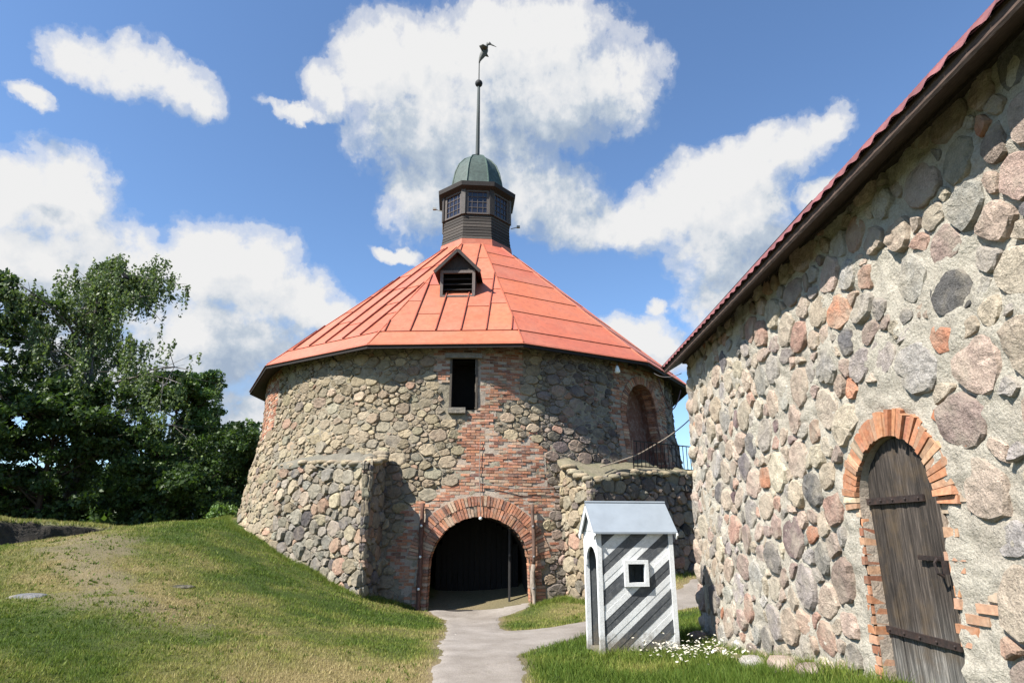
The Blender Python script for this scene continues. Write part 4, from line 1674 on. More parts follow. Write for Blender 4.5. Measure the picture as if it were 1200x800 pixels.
yy = np.concatenate([np.arange(-6, 2.4, .12), np.arange(2.4, YE + .01, .045), [YE + .02]])
zz = np.arange(-.4, 5.0, .045)
rng = np.random.default_rng(23)
hc = cells(2.2, YE, -.15, 4.86, .115, .31, rng, 1.05, .8, .8) + cells(-6, 2.2, -.15, 4.8, .14, .25, rng, 1.0, 1.3, .8)
HP = [(5.5, (.50, .44, .36)), (4.5, (.48, .39, .33)), (2.0, (.46, .31, .25)), (.7, (.48, .24, .155)), (2.8, (.34, .32, .30)), (1.3, (.18, .175, .18)), (1.8, (.34, .27, .24)), (1.0, (.24, .18, .185)), (3.2, (.42, .405, .385))]
pcs = []
wall_h = np.zeros(0)
for poly, r in hc:
    c = poly.mean(0)
    if arch_hole(DC, DW, DSP, DB, .36)(c[0], c[1]) or house_brick(c[0], c[1]):
        continue
    if rng.random() < (.22 if r < .12 else .05):
        continue                                  # plain mortar here
    gap = rng.uniform(.004, .022) + .035 * r
    # lengthen some stones along a random direction by squeezing across it
    a = rng.uniform(0, math.pi)
    k = rng.uniform(.80, 1.0)
    d = poly - c
    u_ = np.array([math.cos(a), math.sin(a)])
    w_ = np.array([-u_[1], u_[0]])
    poly = c + (d @ u_)[:, None] * u_ + (d @ w_ * k)[:, None] * w_
    h = rng.uniform(.008, .036) * (.6 + 1.6 * r)
    hol = lambda s, z: arch_hole(DC, DW, DSP, DB, .30)(s, z)
    pcs.append(stone_piece(HS, poly, rng, h + .012, gap, pick(rng, HP, .12), 14, 3, hol))
emit(pcs, 'stone', M_bstone, house, 300, False, 'small_stone', lambda p: 1.0 if 3.0 < p['c'][1] else .05)
wall_mesh(HS, yy, zz, M_bmortar, 'wall', house, 0.045, 2.6, lambda s, z: arch_hole(DC, DW, DSP, DB, .03)(s, z), .0)


class EndSurf:
    """north end wall, s = X from the corner, outward = +Y"""
    flip = True
    seed = 9.0

    def __call__(s, a, z, d):
        a, z, d = np.asarray(a, float), np.asarray(z, float), np.asarray(d, float)
        y = YE + d - .01 * z + .05 * fbm(a * .8, z * .8, 4, 2)
        return np.stack([3.17 + .033 * z + a + 0 * y, y, z + 0 * y], -1)


ES = EndSurf()
wall_mesh(ES, np.arange(0, 6.9, .1), np.arange(-.4, 4.95, .1), M_bmortar, 'end_wall', house, .05, 2)
ggable = MB()
ggable.add([(3.3, YE, 4.85), (9.9, YE, 4.85), (6.6, YE, 8.3)], [[(0, 1, 2)]])
ggable.add([(3.3, -6, 4.85), (9.9, -6, 4.85), (6.6, -6, 8.3)], [[(2, 1, 0)]])
ggable.add([(9.9, -6, -.3), (9.9, YE, -.3), (9.9, YE, 4.85), (9.9, -6, 4.85)], [[(0, 1, 2, 3)]])
ggable.add([(3.3, -6, -.3), (9.9, -6, -.3), (9.9, -6, 4.85), (3.3, -6, 4.85)], [[(0, 1, 2, 3)]])
ggable.build('rear_walls', M_bmortar, house)
pcs = []
for poly, r in cells(0, 6.6, -.1, 4.8, .15, .3, rng, 1.0):
    pcs.append(stone_piece(ES, poly, rng, rng.uniform(.03, .1), .03, pick(rng, HP, .12), 10, 2))
emit(pcs, 'end_stone', M_bstone, house, 0, False, 'end_stone')
# big corner stones proud of the angle
for k, z in enumerate(np.arange(.25, 4.6, .40)):
    w = rng.uniform(.14, .24)
    V, F = sphere((3.22 + .033 * z, YE - .10, z), w, 9, 6, (.7, .9, rng.uniform(.75, 1.1)))
    V = V + np.stack([.03 * vnoise(V[:, 0] * 9, V[:, 1] * 9, V[:, 2] * 9 + k), .05 * vnoise(V[:, 1] * 7, V[:, 2] * 7, k), .03 * vnoise(V[:, 2] * 9, V[:, 0] * 9, k)], 1)
    obj('corner_stone', V, F, M_bstone, house, pick(rng, HP[:3], .1), True)

HBPAL = [(4, (.56, .27, .15)), (3, (.50, .22, .12)), (2, (.56, .34, .22)), (1, (.42, .18, .11)), (1, (.54, .42, .31))]
pcs = []
nv = 36
for k in range(nv):
    a = -.06 + (math.pi + .12) * (k + .5) / nv
    L_ = rng.uniform(.19, .24)
    rm = DW + .005 + L_ / 2
    pcs.append(brick_piece(HS, DC + rm * math.cos(a), DSP + rm * math.sin(a), a, L_, .0505 * rm / .66 * 1.03, -.22, .035 + rng.normal(0, .008), pick(rng, HBPAL, .15), rng, .2))
for z in np.arange(.30, DSP - .02, .082):
    L_ = rng.choice([.05, .08, .13])
    pcs.append(brick_piece(HS, DC + DW + L_ / 2, z, 0, L_, .068, -.22, .004 + rng.normal(0, .006), pick(rng, HBPAL, .2), rng))
    L_ = rng.choice([.06, .10, .15])
    if z > .95 and rng.random() < .4:
        pcs.append(brick_piece(HS, DC - DW - L_ / 2, z, 0, L_, .070, -.22, -.010 + rng.normal(0, .006), pick(rng, [(3, (.58, .36, .24)), (2, (.55, .45, .34)), (2, (.6, .3, .17))], .15), rng))
for row, z in enumerate(np.arange(.95, 2.3, .082)):
    for s in np.arange(4.2, 4.75, .25):
        s_ = s + (.12 if row % 2 else 0)
        if house_brick(s_, z) and rng.random() < .6:
            pcs.append(brick_piece(HS, s_, z, rng.normal(0, .02), .22, .062, -.05, -.008 + rng.normal(0, .010), pick(rng, [(3, (.58, .36, .24)), (2, (.55, .45, .34)), (2, (.6, .3, .17))], .1), rng))
for s_, z_ in ((4.62, 2.42), (4.70, 2.50), (4.55, 2.36)):
    pcs.append(brick_piece(HS, s_, z_, rad(35), .2, .07, -.05, .03, pick(rng, HBPAL, .1), rng))
emit(pcs, 'brick', M_brick2, house, 300, False)
# reveal behind the door
reveal(HS, arch_outline(DC, DW, DSP, DB - .1), .0, .3, 'door_reveal', M_bmort2, house)
XD = 3.15 + .033 * 1.2 + .085
door = MB()
door.box((XD + .05, DC, 1.2), (.02, 2 * DW - .04, 2.2))
door_o = door.build('door', M_door, house, np.array((.03, .025, .02)))
npk = 6
edges_ = np.linspace(DC - DW + .01, DC + DW - .01, npk + 1) + np.concatenate([[0], rng.normal(0, .012, npk - 1), [0]])
for k in range(npk):
    y0, y1 = edges_[k] + .003, edges_[k + 1] - .003
    pts = []
    n_ = 5
    topz = [DSP + math.sqrt(max(0, (DW - .01) ** 2 - (y - DC) ** 2)) for y in np.linspace(y0, y1, n_)]
    f_ = XD + rng.uniform(-.006, .006)
    ys = list(np.linspace(y0, y1, n_))
    nz_ = 10
    Vf, Vb = [], []
    for i, y in enumerate(ys):
        for j_ in range(nz_):
            z = .28 + (topz[i] - .28) * j_ / (nz_ - 1)
            rnd = .006 if i in (0, n_ - 1) else 0
            Vf.append((f_ + rnd + .002 * vnoise(y * 40, z * 3, k), y, z))
            Vb.append((f_ + .045, y, z))
    V = np.array(Vf + Vb)
    Qs = []
    for i in range(n_ - 1):
        for j_ in range(nz_ - 1):
            q0 = i * nz_ + j_
            Qs.append((q0, q0 + 1, q0 + nz_ + 1, q0 + nz_))
    off = n_ * nz_
    for j_ in range(nz_ - 1):
        Qs.append((j_, j_ + off, j_ + off + 1, j_ + 1))
        q0 = (n_ - 1) * nz_ + j_
        Qs.append((q0, q0 + 1, q0 + off + 1, q0 + off))
    wz = sstep(1.15, .45, V[:, 2] + .25 * vnoise(V[:, 1] * 9, V[:, 2] * 2))[:, None] if False else (1 - sstep(.55, 1.15, V[:, 2] + .2 * vnoise(V[:, 1] * 9, V[:, 2] * 2)))[:, None]
    obj('plank', V, [np.array(Qs)], M_door, door_o, (np.array((.072, .058, .047)) * (1 - wz) + np.array((.24, .225, .20)) * wz) * rng.uniform(.6, 1.35))
for (z, y0, y1, tilt) in ((1.955, DC + DW - .02, DC - .30, 0), (.89, DC + DW - .02, DC - .42, .0)):
    st_ = MB()
    beam(st_, (XD - .018, y0, z), (XD - .018, y1, z + tilt), .018, .055)
    for q_ in np.linspace(y0 - .06, y1 + .05, 5):
        V, F = sphere((XD - .03, q_, z), .012, 6, 4)
        st_.add(V, F)
    st_.build('iron_strap', M_iron, door_o, np.array((.045, .032, .028)))
lk = MB()
beam(lk, (XD - .03, DC - .12, 1.50), (XD - .03, DC - .62, 1.50), .015, .035)
lk.tube([(XD - .05, DC - .38, 1.5), (XD - .09, DC - .40, 1.47), (XD - .09, DC - .42, 1.40), (XD - .05, DC - .43, 1.37)], .012, 6)
lk.box((XD - .06, DC - .50, 1.44), (.04, .07, .09))
lk.build('latch', M_iron, door_o, np.array((.035, .025, .022)))

# eave: plate, soffit boards, fascia, tiles
pl = MB()
pl.box((3.33, (YE - 6) / 2 + .1, 4.83), (.14, YE + 6 + .2, .14))
pl.build('wall_plate', M_wood, house, np.array((.055, .04, .03)))
mb = MB()
ymid_, yl_ = (YE - 6) / 2 + .17, YE + 6.35
sa_ = math.atan2(.24, .40)
mb.box((3.14, ymid_, 4.735), (.47, yl_, .025), [np.array([math.cos(sa_), 0, math.sin(sa_)]), np.array([0, 1.0, 0]), np.array([-math.sin(sa_), 0, math.cos(sa_)])])
mb.build('soffit_board', M_woodh, house, np.array((.10, .07, .055)))
mb = MB()
mb.box((2.955, (YE - 6) / 2 + .17, 4.675), (.03, YE + 6.36, .11))
mb.build('fascia', M_woodh, house, np.array((.13, .085, .065)))
PR = rad(46.5)
dx, dz_ = math.cos(PR), math.sin(PR)
EX, EZh = 2.92, 4.70
rd_ = MB()
Lr = 5.0
y0, y1 = -6.2, YE + .36
rd_.add([(EX, y0, EZh), (EX, y1, EZh), (EX + Lr * dx, y1, EZh + Lr * dz_), (EX + Lr * dx, y0, EZh + Lr * dz_), (9.96 + .35, y1, EZh), (9.96 + .35, y0, EZh)],
        [[(0, 1, 2, 3), (3, 2, 4, 5)]])
houseroof = rd_.build('roof', M_woodh, house, np.array((.05, .03, .025)))
mb = MB()
beam(mb, (EX + .02, YE + .37, EZh - .02), (EX + Lr * dx, YE + .37, EZh + Lr * dz_ - .02), .03, .16)
mb.build('verge_board', M_woodh, house, np.array((.05, .035, .028)))


def tile_mesh():
    V, Q = [], []
    nu, nv_ = 7, 3
    for j_ in range(nv_):
        for i in range(nu):
            x = (i / (nu - 1) - .5) * .215
            w = .012 * math.cos((i / (nu - 1) - .5) * 2 * math.pi) + .012
            v = [-.02, .04, .37][j_]
            w += [0.0, .022, -.012][j_] if j_ else .006
            V.append((x, v, w))
    for j_ in range(nv_ - 1):
        for i in range(nu - 1):
            a = j_ * nu + i
            Q.append((a, a + 1, a + nu + 1, a + nu))
    V = np.array(V)
    return V, np.array(Q)


TV, TQ = tile_mesh()
R3 = np.array([[0, -1.0, 0], [dx, 0, dz_], [-dz_, 0, dx]])   # rows: tile x -> -Y, up-slope, normal
TVr = TV @ R3
tms = []
for k in range(4):
    tms.append(mesh_np('roof_tile', TVr, [TQ], M_tile, np.array((.27, .10, .10)) * (0.85 + .12 * k), False))
cnt = 0
restV, restQ, n0 = [], [], 0
for row in range(14):
    for ci in range(int((YE + .36 + 6.2) / .218)):
        y = YE + .25 - ci * .218
        off = (row * .35 + .01)
        c = np.array([EX + off * dx, y, EZh + off * dz_]) + np.array([-dz_, 0, dx]) * .002
        if row < 5 and y > -.9 and cnt < 300:
            o_ = bpy.data.objects.new('roof_tile', tms[(ci * 7 + row * 3) % 4])
            link(o_, houseroof, c)
            cnt += 1
        else:
            restV.append(TVr + c)
            restQ.append(TQ + n0)
            n0 += len(TVr)
tag(obj('far_tiles', np.concatenate(restV), [np.concatenate(restQ)], M_tile, houseroof, np.array((.28, .07, .07))), kind='stuff')

# rubble at the foot of the wall
rng = np.random.default_rng(77)


i_ = 0
for (x, y, r, what) in ((2.98, 10.95, .20, 'pale rounded footing stone at the far corner of the near house'), (2.93, 9.6, .16, 'small flat footing stone below the house wall past the daisies'),
                        (2.90, 8.9, .15, 'low pinkish footing stone half sunk in grass beside the house wall'), (2.85, 8.2, .19, 'broad pale slab of rubble at the foot of the house wall'),
                        (2.95, 7.5, .22, 'large grey brown footing stone just left of the plank door'), (2.98, 6.9, .18, 'brownish footing stone nearest to the plank door')):
    z = float(ground_h(np.array(x), np.array(y)))
    o_ = boulder('footing_stone', (x, y, z + .02), r, (.8, 1.5, .55), pick(rng, HP, .1), i_ * 3.1)
    tag(o_, what, 'stone', 'footing stones along the house wall')
    i_ += 1
z = float(ground_h(np.array(-8.05), np.array(11.3)))
tag(boulder('flat_rock', (-8.05, 11.3, z - .02), .26, (1.3, .8, .28), (.20, .205, .215), 5), 'flat blue grey rock showing through the lawn at far left', 'rock')
z = float(ground_h(np.array(-6.3), np.array(12.9)))
tag(boulder('turf_clod', (-6.3, 12.9, z + .0), .16, (1.6, .8, .30), (.08, .075, .05), 8), 'small dark clod lying on the worn track in the lawn', 'clod')

# ------------------------------------------------------------------ sentry box
SB = np.array([1.27, 9.92, -.03])
ya = rad(9)
bX, bY, bZ = np.array([math.cos(ya), math.sin(ya), 0]), np.array([-math.sin(ya), math.cos(ya), 0]), np.array([0, 0, 1.0])
BAX = [bX, bY, bZ]
BW, BD, BH = 1.20, .76, 1.72
WHITE, BLACK = np.array((.78, .79, .78)), np.array((.085, .092, .10))
box = empty('sentry_box', tuple(SB), 'black and white diagonally striped sentry box with grey sheet roof on the grass', 'sentry box')


def bp(x, y, z):
    return SB + bX * x + bY * y + bZ * z


def bbox(name, c, size, mat, tint, parent=box):
    return MB().box(bp(*c), size, BAX).build(name, mat, parent, tint)


# corner posts and rails
for (x, y) in ((.035, .035), (BW - .035, .035), (.035, BD - .035), (BW - .035, BD - .035)):
    bbox('corner_post', (x, y, BH / 2), (.07, .07, BH), M_paint, WHITE)


def striped(xd, yd_, org, W, H, nm, x_in, hole=None, direction=1):
    """diagonal boards clipped to a rectangle W x H on plane org + x*xd + z"""
    ang = rad(39)
    ca, sa = math.cos(ang), math.sin(ang)
    pw = .081
    nrm_ = yd_
    kk = 0
    lo = -W * sa * 1.2
    n = int((W * sa + H * ca) / pw) + 4
    for k in range(-2, n + 2):
        c0 = -W * sa + .035 + k * pw
        c1 = c0 + pw - .0015
        poly = [(0, 0), (W, 0), (W, H), (0, H)]
        # coordinate across the stripes: t = -x*sin + z*cos
        poly = clip_half(poly, -sa * direction, ca, c1)
        if len(poly) > 2:
            poly = clip_half(poly, sa * direction, -ca, -c0)
        if len(poly) < 3:
            continue
        white = (k // 2) % 2 == 0
        polys = [poly]
        if hole:
            x0, x1, z0, z1 = hole
            polys = []
            a = clip_half(poly, 1, 0, x0)
            polys.append(a)
            b_ = clip_half(poly, -1, 0, -x1)
            polys.append(b_)
            mid_ = clip_half(clip_half(poly, -1, 0, -x0), 1, 0, x1) if len(poly) > 2 else []
            if len(mid_) > 2:
                polys.append(clip_half(mid_, 0, 1, z0))
                polys.append(clip_half(mid_, 0, -1, -z1))
        for p_ in polys:
            if len(p_) < 3:
                continue
            P2 = np.array(p_)
            if np.ptp(P2[:, 0]) < .01 or np.ptp(P2[:, 1]) < .01:
                continue
            fr_ = .002 * ((k * 37) % 5 - 2)
            f0 = org + P2[:, :1] * xd + P2[:, 1:] * bZ - nrm_ * fr_
            f1 = f0 + nrm_ * .022
            n_ = len(P2)
            mb = MB()
            mb.add(np.concatenate([f0, f1]), [[tuple(range(n_))], [tuple(range(2 * n_ - 1, n_ - 1, -1))], [(i, n_ + i, n_ + (i + 1) % n_, (i + 1) % n_) for i in range(n_)]])
            mb.build('white_board' if white else 'black_board', M_paint, box, (WHITE if white else BLACK) * random.uniform(.85, 1.08))


wx0, wz0, ws = .46, 1.0, .26
striped(bX, bY, bp(.07, .018, .03), BW - .14, BH - .05, 'front', 0, (wx0 - .07, wx0 - .07 + ws, wz0 - .03, wz0 - .03 + ws))
striped(-bX, -bY, bp(BW - .07, BD - .018, .03), BW - .14, BH - .05, 'rear', 0)
striped(bY, -bX, bp(BW - .018, .07, .03), BD - .14, BH - .05, 'side', 0)
# window frame
fw = .055
for (cx_, cz_, sx_, sz_) in ((wx0 + ws / 2, wz0 - fw / 2 + .0, ws + 2 * fw, fw), (wx0 + ws / 2, wz0 + ws + fw / 2, ws + 2 * fw, fw)):
    bbox('window_frame', (cx_, -.005, cz_), (sx_, .06, sz_), M_paint, WHITE * 1.02)
for x in (wx0 - fw / 2, wx0 + ws + fw / 2):
    bbox('window_frame', (x, -.003, wz0 + ws / 2), (fw, .064, ws), M_paint, WHITE * 1.02)
# interior lining: grey vertical boards on the far side wall, seen through the doorway and window
for k in range(8):
    bbox('inner_board', (BW - .05, .07 + (k + .5) * (BD - .14) / 8, BH / 2), (.014, (BD - .14) / 8 - .006, BH - .06), M_paint, np.array((.10, .11, .12)) * random.uniform(.8, 1.2))
for k in range(10):
    for yv in (BD - .05, .05):
        if yv < .1 and k in (3, 4, 5, 6):
            continue
        bbox('inner_board', (.07 + (k + .5) * (BW - .14) / 10, yv, BH / 2), ((BW - .14) / 10 - .006, .014, BH - .06), M_paint, np.array((.14, .15, .155)) * random.uniform(.8, 1.2))
bbox('floor_board', (BW / 2, BD / 2, .03), (BW - .1, BD - .1, .05), M_paint, np.array((.2, .2, .19)))
# doorway side (left): white trims with an arched head, plus a dark stripe board behind it
nA = 10
hwid = (BD - .14) / 2
outer = [(-hwid, 1.22), (-hwid, BH + .02), (hwid, BH + .02), (hwid, 1.22)]
arc = [(hwid * .93 * math.cos(a), 1.22 + hwid * .93 * math.sin(a)) for a in np.linspace(0, math.pi, nA)]
pv = []
yc = BD / 2
top_pts = [(hwid, 1.22)] + [(x, BH + .02) for x in np.linspace(hwid, -hwid, nA - 2)] + [(-hwid, 1.22)]
V, Q = [], []
for d_ in (0, .03):
    for (a, b_) in zip(top_pts, arc):
        V.append(bp(.012 + d_, yc + a[0], a[1]))
        V.append(bp(.012 + d_, yc + b_[0], b_[1]))
for i in range(nA - 1):
    Q.append((2 * i, 2 * i + 1, 2 * i + 3, 2 * i + 2))
    Q.append((2 * nA + 2 * i, 2 * nA + 2 * i + 2, 2 * nA + 2 * i + 3, 2 * nA + 2 * i + 1))
    Q.append((2 * i + 1, 2 * nA + 2 * i + 1, 2 * nA + 2 * i + 3, 2 * i + 3))
obj('door_arch', V, [np.array(Q)], M_paint, box, WHITE * .95)
# gables
for x in (.012, BW - .012):
    V = [bp(x, 0, BH), bp(x, BD, BH), bp(x, BD / 2, BH + .40), bp(x + .02, 0, BH), bp(x + .02, BD, BH), bp(x + .02, BD / 2, BH + .40)]
    obj('gable_board', V, [np.array([(0, 1, 2), (5, 4, 3)]), np.array([(0, 3, 4, 1), (1, 4, 5, 2), (2, 5, 3, 0)])], M_paint, box, WHITE * .9)
ov, ox, rise, hy = .06, .06, .42, BD / 2
for sg_ in (-1, 1):
    ye_ = hy + sg_ * (hy + ov)
    ze_ = BH - .03
    rz_ = BH + rise - .0
    a = [bp(-ox, ye_, ze_), bp(BW + ox, ye_, ze_), bp(BW + ox, hy, rz_), bp(-ox, hy, rz_)]
    up_ = bZ * .028
    V = a + [p_ + up_ for p_ in a]
    obj('roof_sheet', V, [np.array([(0, 1, 2, 3), (7, 6, 5, 4), (0, 4, 5, 1), (1, 5, 6, 2), (3, 7, 4, 0)])], M_sheet, box, np.array((.36, .41, .46)))
    for x in (-ox + .012, BW + ox - .012):
        mb = MB()
        beam(mb, bp(x, ye_ + sg_ * .0, ze_ - .05), bp(x, hy, rz_ - .05), .02, .09)
        mb.build('barge_board', M_paint, box, WHITE * .92)
MB().tube([bp(-ox, hy, BH + rise + .03), bp(BW + ox, hy, BH + rise + .03)], .022, 6).build('ridge_cap', M_sheet, box, np.array((.36, .41, .46)))

# ------------------------------------------------------------------ trees


def leaves_mesh(C_, size, rng, pal, droop=0.3, name='foliage', parent=None, aspect=1.7):
    n = len(C_)
    a = rng.normal(0, 1, (n, 3))
    a[:, 2] -= droop * 2
    a /= np.linalg.norm(a, axis=1, keepdims=True)
    b_ = rng.normal(0, 1, (n, 3))
    b_ -= (b_ * a).sum(1, keepdims=True) * a
    b_ /= np.linalg.norm(b_, axis=1, keepdims=True)
    s = size * rng.uniform(.6, 1.35, (n, 1))
    V = np.stack([C_ - a * s * .5 * aspect, C_ + b_ * s * .5, C_ + a * s * .5 * aspect, C_ - b_ * s * .5], 1).reshape(-1, 3)
    Q = np.arange(4 * n).reshape(-1, 4)
    pal = np.array(pal)
    t = pal[rng.integers(0, len(pal), n)] * rng.uniform(.75, 1.3, (n, 1))
    t = np.repeat(t, 4, 0)
    return obj(name, V, [Q], M_leaf, parent, t, False)


def make_tree(name, label, loc, H, rng, crown=(4.0, .12, 1.0), n_limb=26, leaf=.16, n_leaf=30000, weep=0.0, pal=None, bark=(.10, .08, .06), group=None, dens=1.0, lean=0.0, spread=.55, up=.5, bias=0.0):
    """crown=(radius, start fraction, shape)"""
    loc = np.array(loc, float)
    root = empty(name, tuple(loc), label, 'tree', group)
    tp = []
    nt = 9
    for i in range(nt):
        f_ = i / (nt - 1)
        tp.append(loc + np.array([lean * f_ * H + .25 * vnoise(f_ * 3, loc[0]) * f_ * H / 8, .25 * vnoise(f_ * 3, loc[1] + 5) * f_ * H / 8, f_ * H * .93 - .3]))
    tp = np.array(tp)
    r0 = H * .018 + .04
    mb = MB()
    mb.tube(tp, np.linspace(r0, .03, nt), 8)
    pts, brs = [], []
    for k in range(n_limb):
        f_ = crown[1] + (1 - crown[1]) * (k + rng.uniform(0, 1)) / n_limb * .95
        st_ = np.array([np.interp(f_, np.linspace(0, 1, nt), tp[:, i]) for i in range(3)])
        prof_ = math.sin(math.pi * min(1, max(0, (f_ - crown[1]) / (1 - crown[1]))) ** crown[2] * .93 + .12)
        L_ = crown[0] * max(.25, prof_) * rng.uniform(.65, 1.15)
        az_ = rng.uniform(0, 2 * math.pi) + k * 2.4
        L_ *= 1 + bias * math.cos(az_)
        el_ = up * rng.uniform(.5, 1.5) * (1 if weep == 0 else 1.2)
        dirv = np.array([math.cos(az_) * math.cos(el_), math.sin(az_) * math.cos(el_), math.sin(el_)])
        p = [st_]
        for i in range(1, 6):
            dd_ = dirv.copy()
            dd_[2] += (.10 - weep * .22) * i - (.05 * i)
            p.append(p[-1] + dd_ * L_ / 5 + rng.normal(0, .05, 3) * L_ / 4)
        p = np.array(p)
        mb.tube(p, np.linspace(r0 * .42 * (1 - f_ * .6), .015, 6), 5, False)
        for q_ in range(2, 6):
            for _ in range(2 + (q_ > 3)):
                sub = p[q_] + np.append(rng.normal(0, spread * L_ / 3.2, 2), rng.normal(0, spread * L_ / 5))
                mb.tube([p[q_ - 1], (p[q_ - 1] + sub) / 2 + rng.normal(0, .06, 3), sub], [.03, .018, .008], 4, False)
                brs.append(sub)
    mb.build('trunk', M_bark, root, np.array(bark), True)
    brs = np.array(brs)
    per = max(10, n_leaf // len(brs))
    C_ = []
    for c in brs:
        m_ = int(per * rng.uniform(.4, 1.6))
        if weep > 0:
            for _ in range(max(2, m_ // 24)):
                off = rng.normal(0, .24, 3)
                ln = rng.uniform(.5, 1.9) * weep * 1.3
                tt = rng.uniform(0, 1, 24)[:, None]
                C_.append(c + off + np.array([rng.normal(0, .10), rng.normal(0, .1), -ln]) * tt + rng.normal(0, .07, (24, 3)))
        else:
            rr_ = rng.uniform(.35, .8) * spread * 1.6
            g_ = rng.normal(0, 1, (m_, 3))
            g_ /= np.linalg.norm(g_, axis=1, keepdims=True)
            C_.append(c + g_ * rr_ * (rng.uniform(0, 1, (m_, 1)) ** .5) * np.array([1.1, 1.1, .65]))
    C_ = np.concatenate(C_)
    leaves_mesh(C_, leaf, rng, pal, .6 if weep else .1, 'crown', root)
    return root


PAL_G = [(.045, .08, .022), (.062, .10, .028), (.035, .062, .02)]
PAL_BI = [(.10, .14, .055), (.12, .155, .07), (.075, .11, .042)]
PAL_L = [(.10, .17, .045), (.125, .19, .055), (.075, .13, .035)]
rng = np.random.default_rng(99)
make_tree('birch_tree', 'tall airy birch with drooping twigs, left of the tower', (-27.6, 40.5, .9), 20.8, rng, (9.6, .22, .72), 44, .125, 62000, .95, PAL_BI, (.20, .18, .16), lean=-.01, spread=.42, up=.8, bias=.25)
make_tree('broadleaf_tree', 'dark dense tree cut by the left edge of the picture', (-33.0, 37, .9), 18.0, rng, (5.6, .10, .9), 32, .16, 46000, 0, PAL_G, spread=.6)
make_tree('broadleaf_tree', 'lighter green rounded tree between the birch and the tower', (-22.6, 42, .9), 11.8, rng, (4.4, .12, .9), 28, .14, 44000, 0, PAL_L, spread=.6)
make_tree('broadleaf_tree', 'low dark green tree nearest to the tower flank', (-17.6, 40, .9), 7.6, rng, (3.4, .05, .8), 22, .14, 30000, 0, PAL_G, spread=.65)
make_tree('broadleaf_tree', 'dark tree filling the space below the birch crown', (-26.5, 36.5, .9), 9.6, rng, (4.6, .04, .8), 26, .16, 38000, 0, PAL_G, spread=.65)
make_tree('broadleaf_tree', 'dark shrubby tree above the earth bank at far left', (-31, 33.5, .9), 9.0, rng, (4.6, .03, .8), 26, .16, 36000, 0, PAL_G, spread=.65)
make_tree('broadleaf_tree', 'short dark tree in front of the light green one', (-21.0, 38.5, .9), 5.0, rng, (3.2, .04, .8), 22, .16, 28000, 0, PAL_G, spread=.65)
# belt of woodland behind them
n = 60000
x = rng.uniform(-75, -9, n)
hh = 6.5 + 2.5 * vnoise(x * .18, 3) - 4.2 * sstep(-26, -14, x)
z = .6 + hh * rng.uniform(0, 1, n) ** .8
y = 52 + 8 * rng.uniform(0, 1, n) + 2 * vnoise(x * .4, z * .5)
wood = leaves_mesh(np.stack([x, y, z], 1), .42, rng, PAL_G, .1, 'woodland')
tag(wood, 'dark far belt of woodland behind the trees on the left', 'woodland', None, 'stuff')
# bush by the bastion
rng = np.random.default_rng(3)


def bush(label, c, r, n, pal, leaf=.08, sq=(1, 1, .8)):
    root = empty('bush', tuple(c), label, 'bush')
    mb = MB()
    for k in range(7):
        d = rng.normal(0, 1, 3) * r * .45
        mb.tube([np.array(c), np.array(c) + np.array([d[0] * .5, d[1] * .5, abs(d[2]) * .6]), np.array(c) + np.array([d[0], d[1], abs(d[2]) + r * .4])], [.02, .012, .005], 4)
    mb.build('stems', M_bark, root, np.array((.1, .08, .05)))
    g_ = rng.normal(0, 1, (n, 3))
    g_ /= np.linalg.norm(g_, axis=1, keepdims=True)
    g_ *= (rng.uniform(0, 1, (n, 1)) ** .45) * r * (1 + .35 * vnoise(g_[:, :1] * 2, g_[:, 1:2] * 2, g_[:, 2:] * 2))
    leaves_mesh(np.array(c) + g_ * np.array(sq) + np.array([0, 0, r * .45]), leaf, rng, pal, .1, 'foliage', root)


bush('small bright green bush growing on the bastion beside the railing end', (7.0, 21.2, 3.45), .42, 900, PAL_L)
bush('scrubby green bush at the foot of the tower where the mound begins', (-10.9, 24.6, 2.1), .5, 900, PAL_L)

# two crows in the birch top
for (px, py, lab, fl_) in ((138, 327, 'left one of two black crows perched on the birch top', 1), (147, 325, 'right one of two black crows perched on the birch top', -1)):
    d = ray(px, py)
    c = np.array([0, 0, EYE]) + np.array(d) * (39.0 / d.y)
    r_ = empty('crow', tuple(c), lab, 'bird', 'crows on the birch')
    MB().tube([c + np.array([-.30 * fl_, 0, -.18]), c + np.array([-.16 * fl_, 0, -.05]), c + np.array([0, 0, .06]), c + np.array([.10 * fl_, 0, .18]), c + np.array([.15 * fl_, 0, .28]), c + np.array([.20 * fl_, 0, .30])],
              [.02, .08, .12, .09, .07, .03], 8).build('body', M_dark, r_, np.array((.012, .012, .014)), True)
    MB().tube([c + np.array([.19 * fl_, 0, .30]), c + np.array([.30 * fl_, 0, .28])], [.025, .005], 5).build('bill', M_dark, r_, np.array((.01, .01, .01)))

# ------------------------------------------------------------------ grass and daisies
rng = np.random.default_rng(42)


def visible_pts(n, ymin=2.5, ymax=30):
    # denser near the camera: sample distance with pdf ~ 1/d
    y = np.exp(rng.uniform(math.log(ymin), math.log(ymax), n))
    x = rng.uniform(-1.05, 1.0, n) * (y + 1.5)
    return x, y


def off_things(x, y):
    ok = np.hypot(x - TC[0], y - TC[1]) > 8.9
    ok &= ~((x > 3.08) & (y < YE))
    l = (x - SB[0]) * bX[0] + (y - SB[1]) * bX[1]
    m_ = (x - SB[0]) * bY[0] + (y - SB[1]) * bY[1]
    ok &= ~((l > -.0) & (l < BW) & (m_ > 0) & (m_ < BD))
    ok &= poly_sd(np.array([B0, B1, B2, B3, (3, 24)]), x, y) > -.05
    ok &= poly_sd(np.array([C0, C1, C2, (-5, 20)]), x, y) > -.05
    return ok


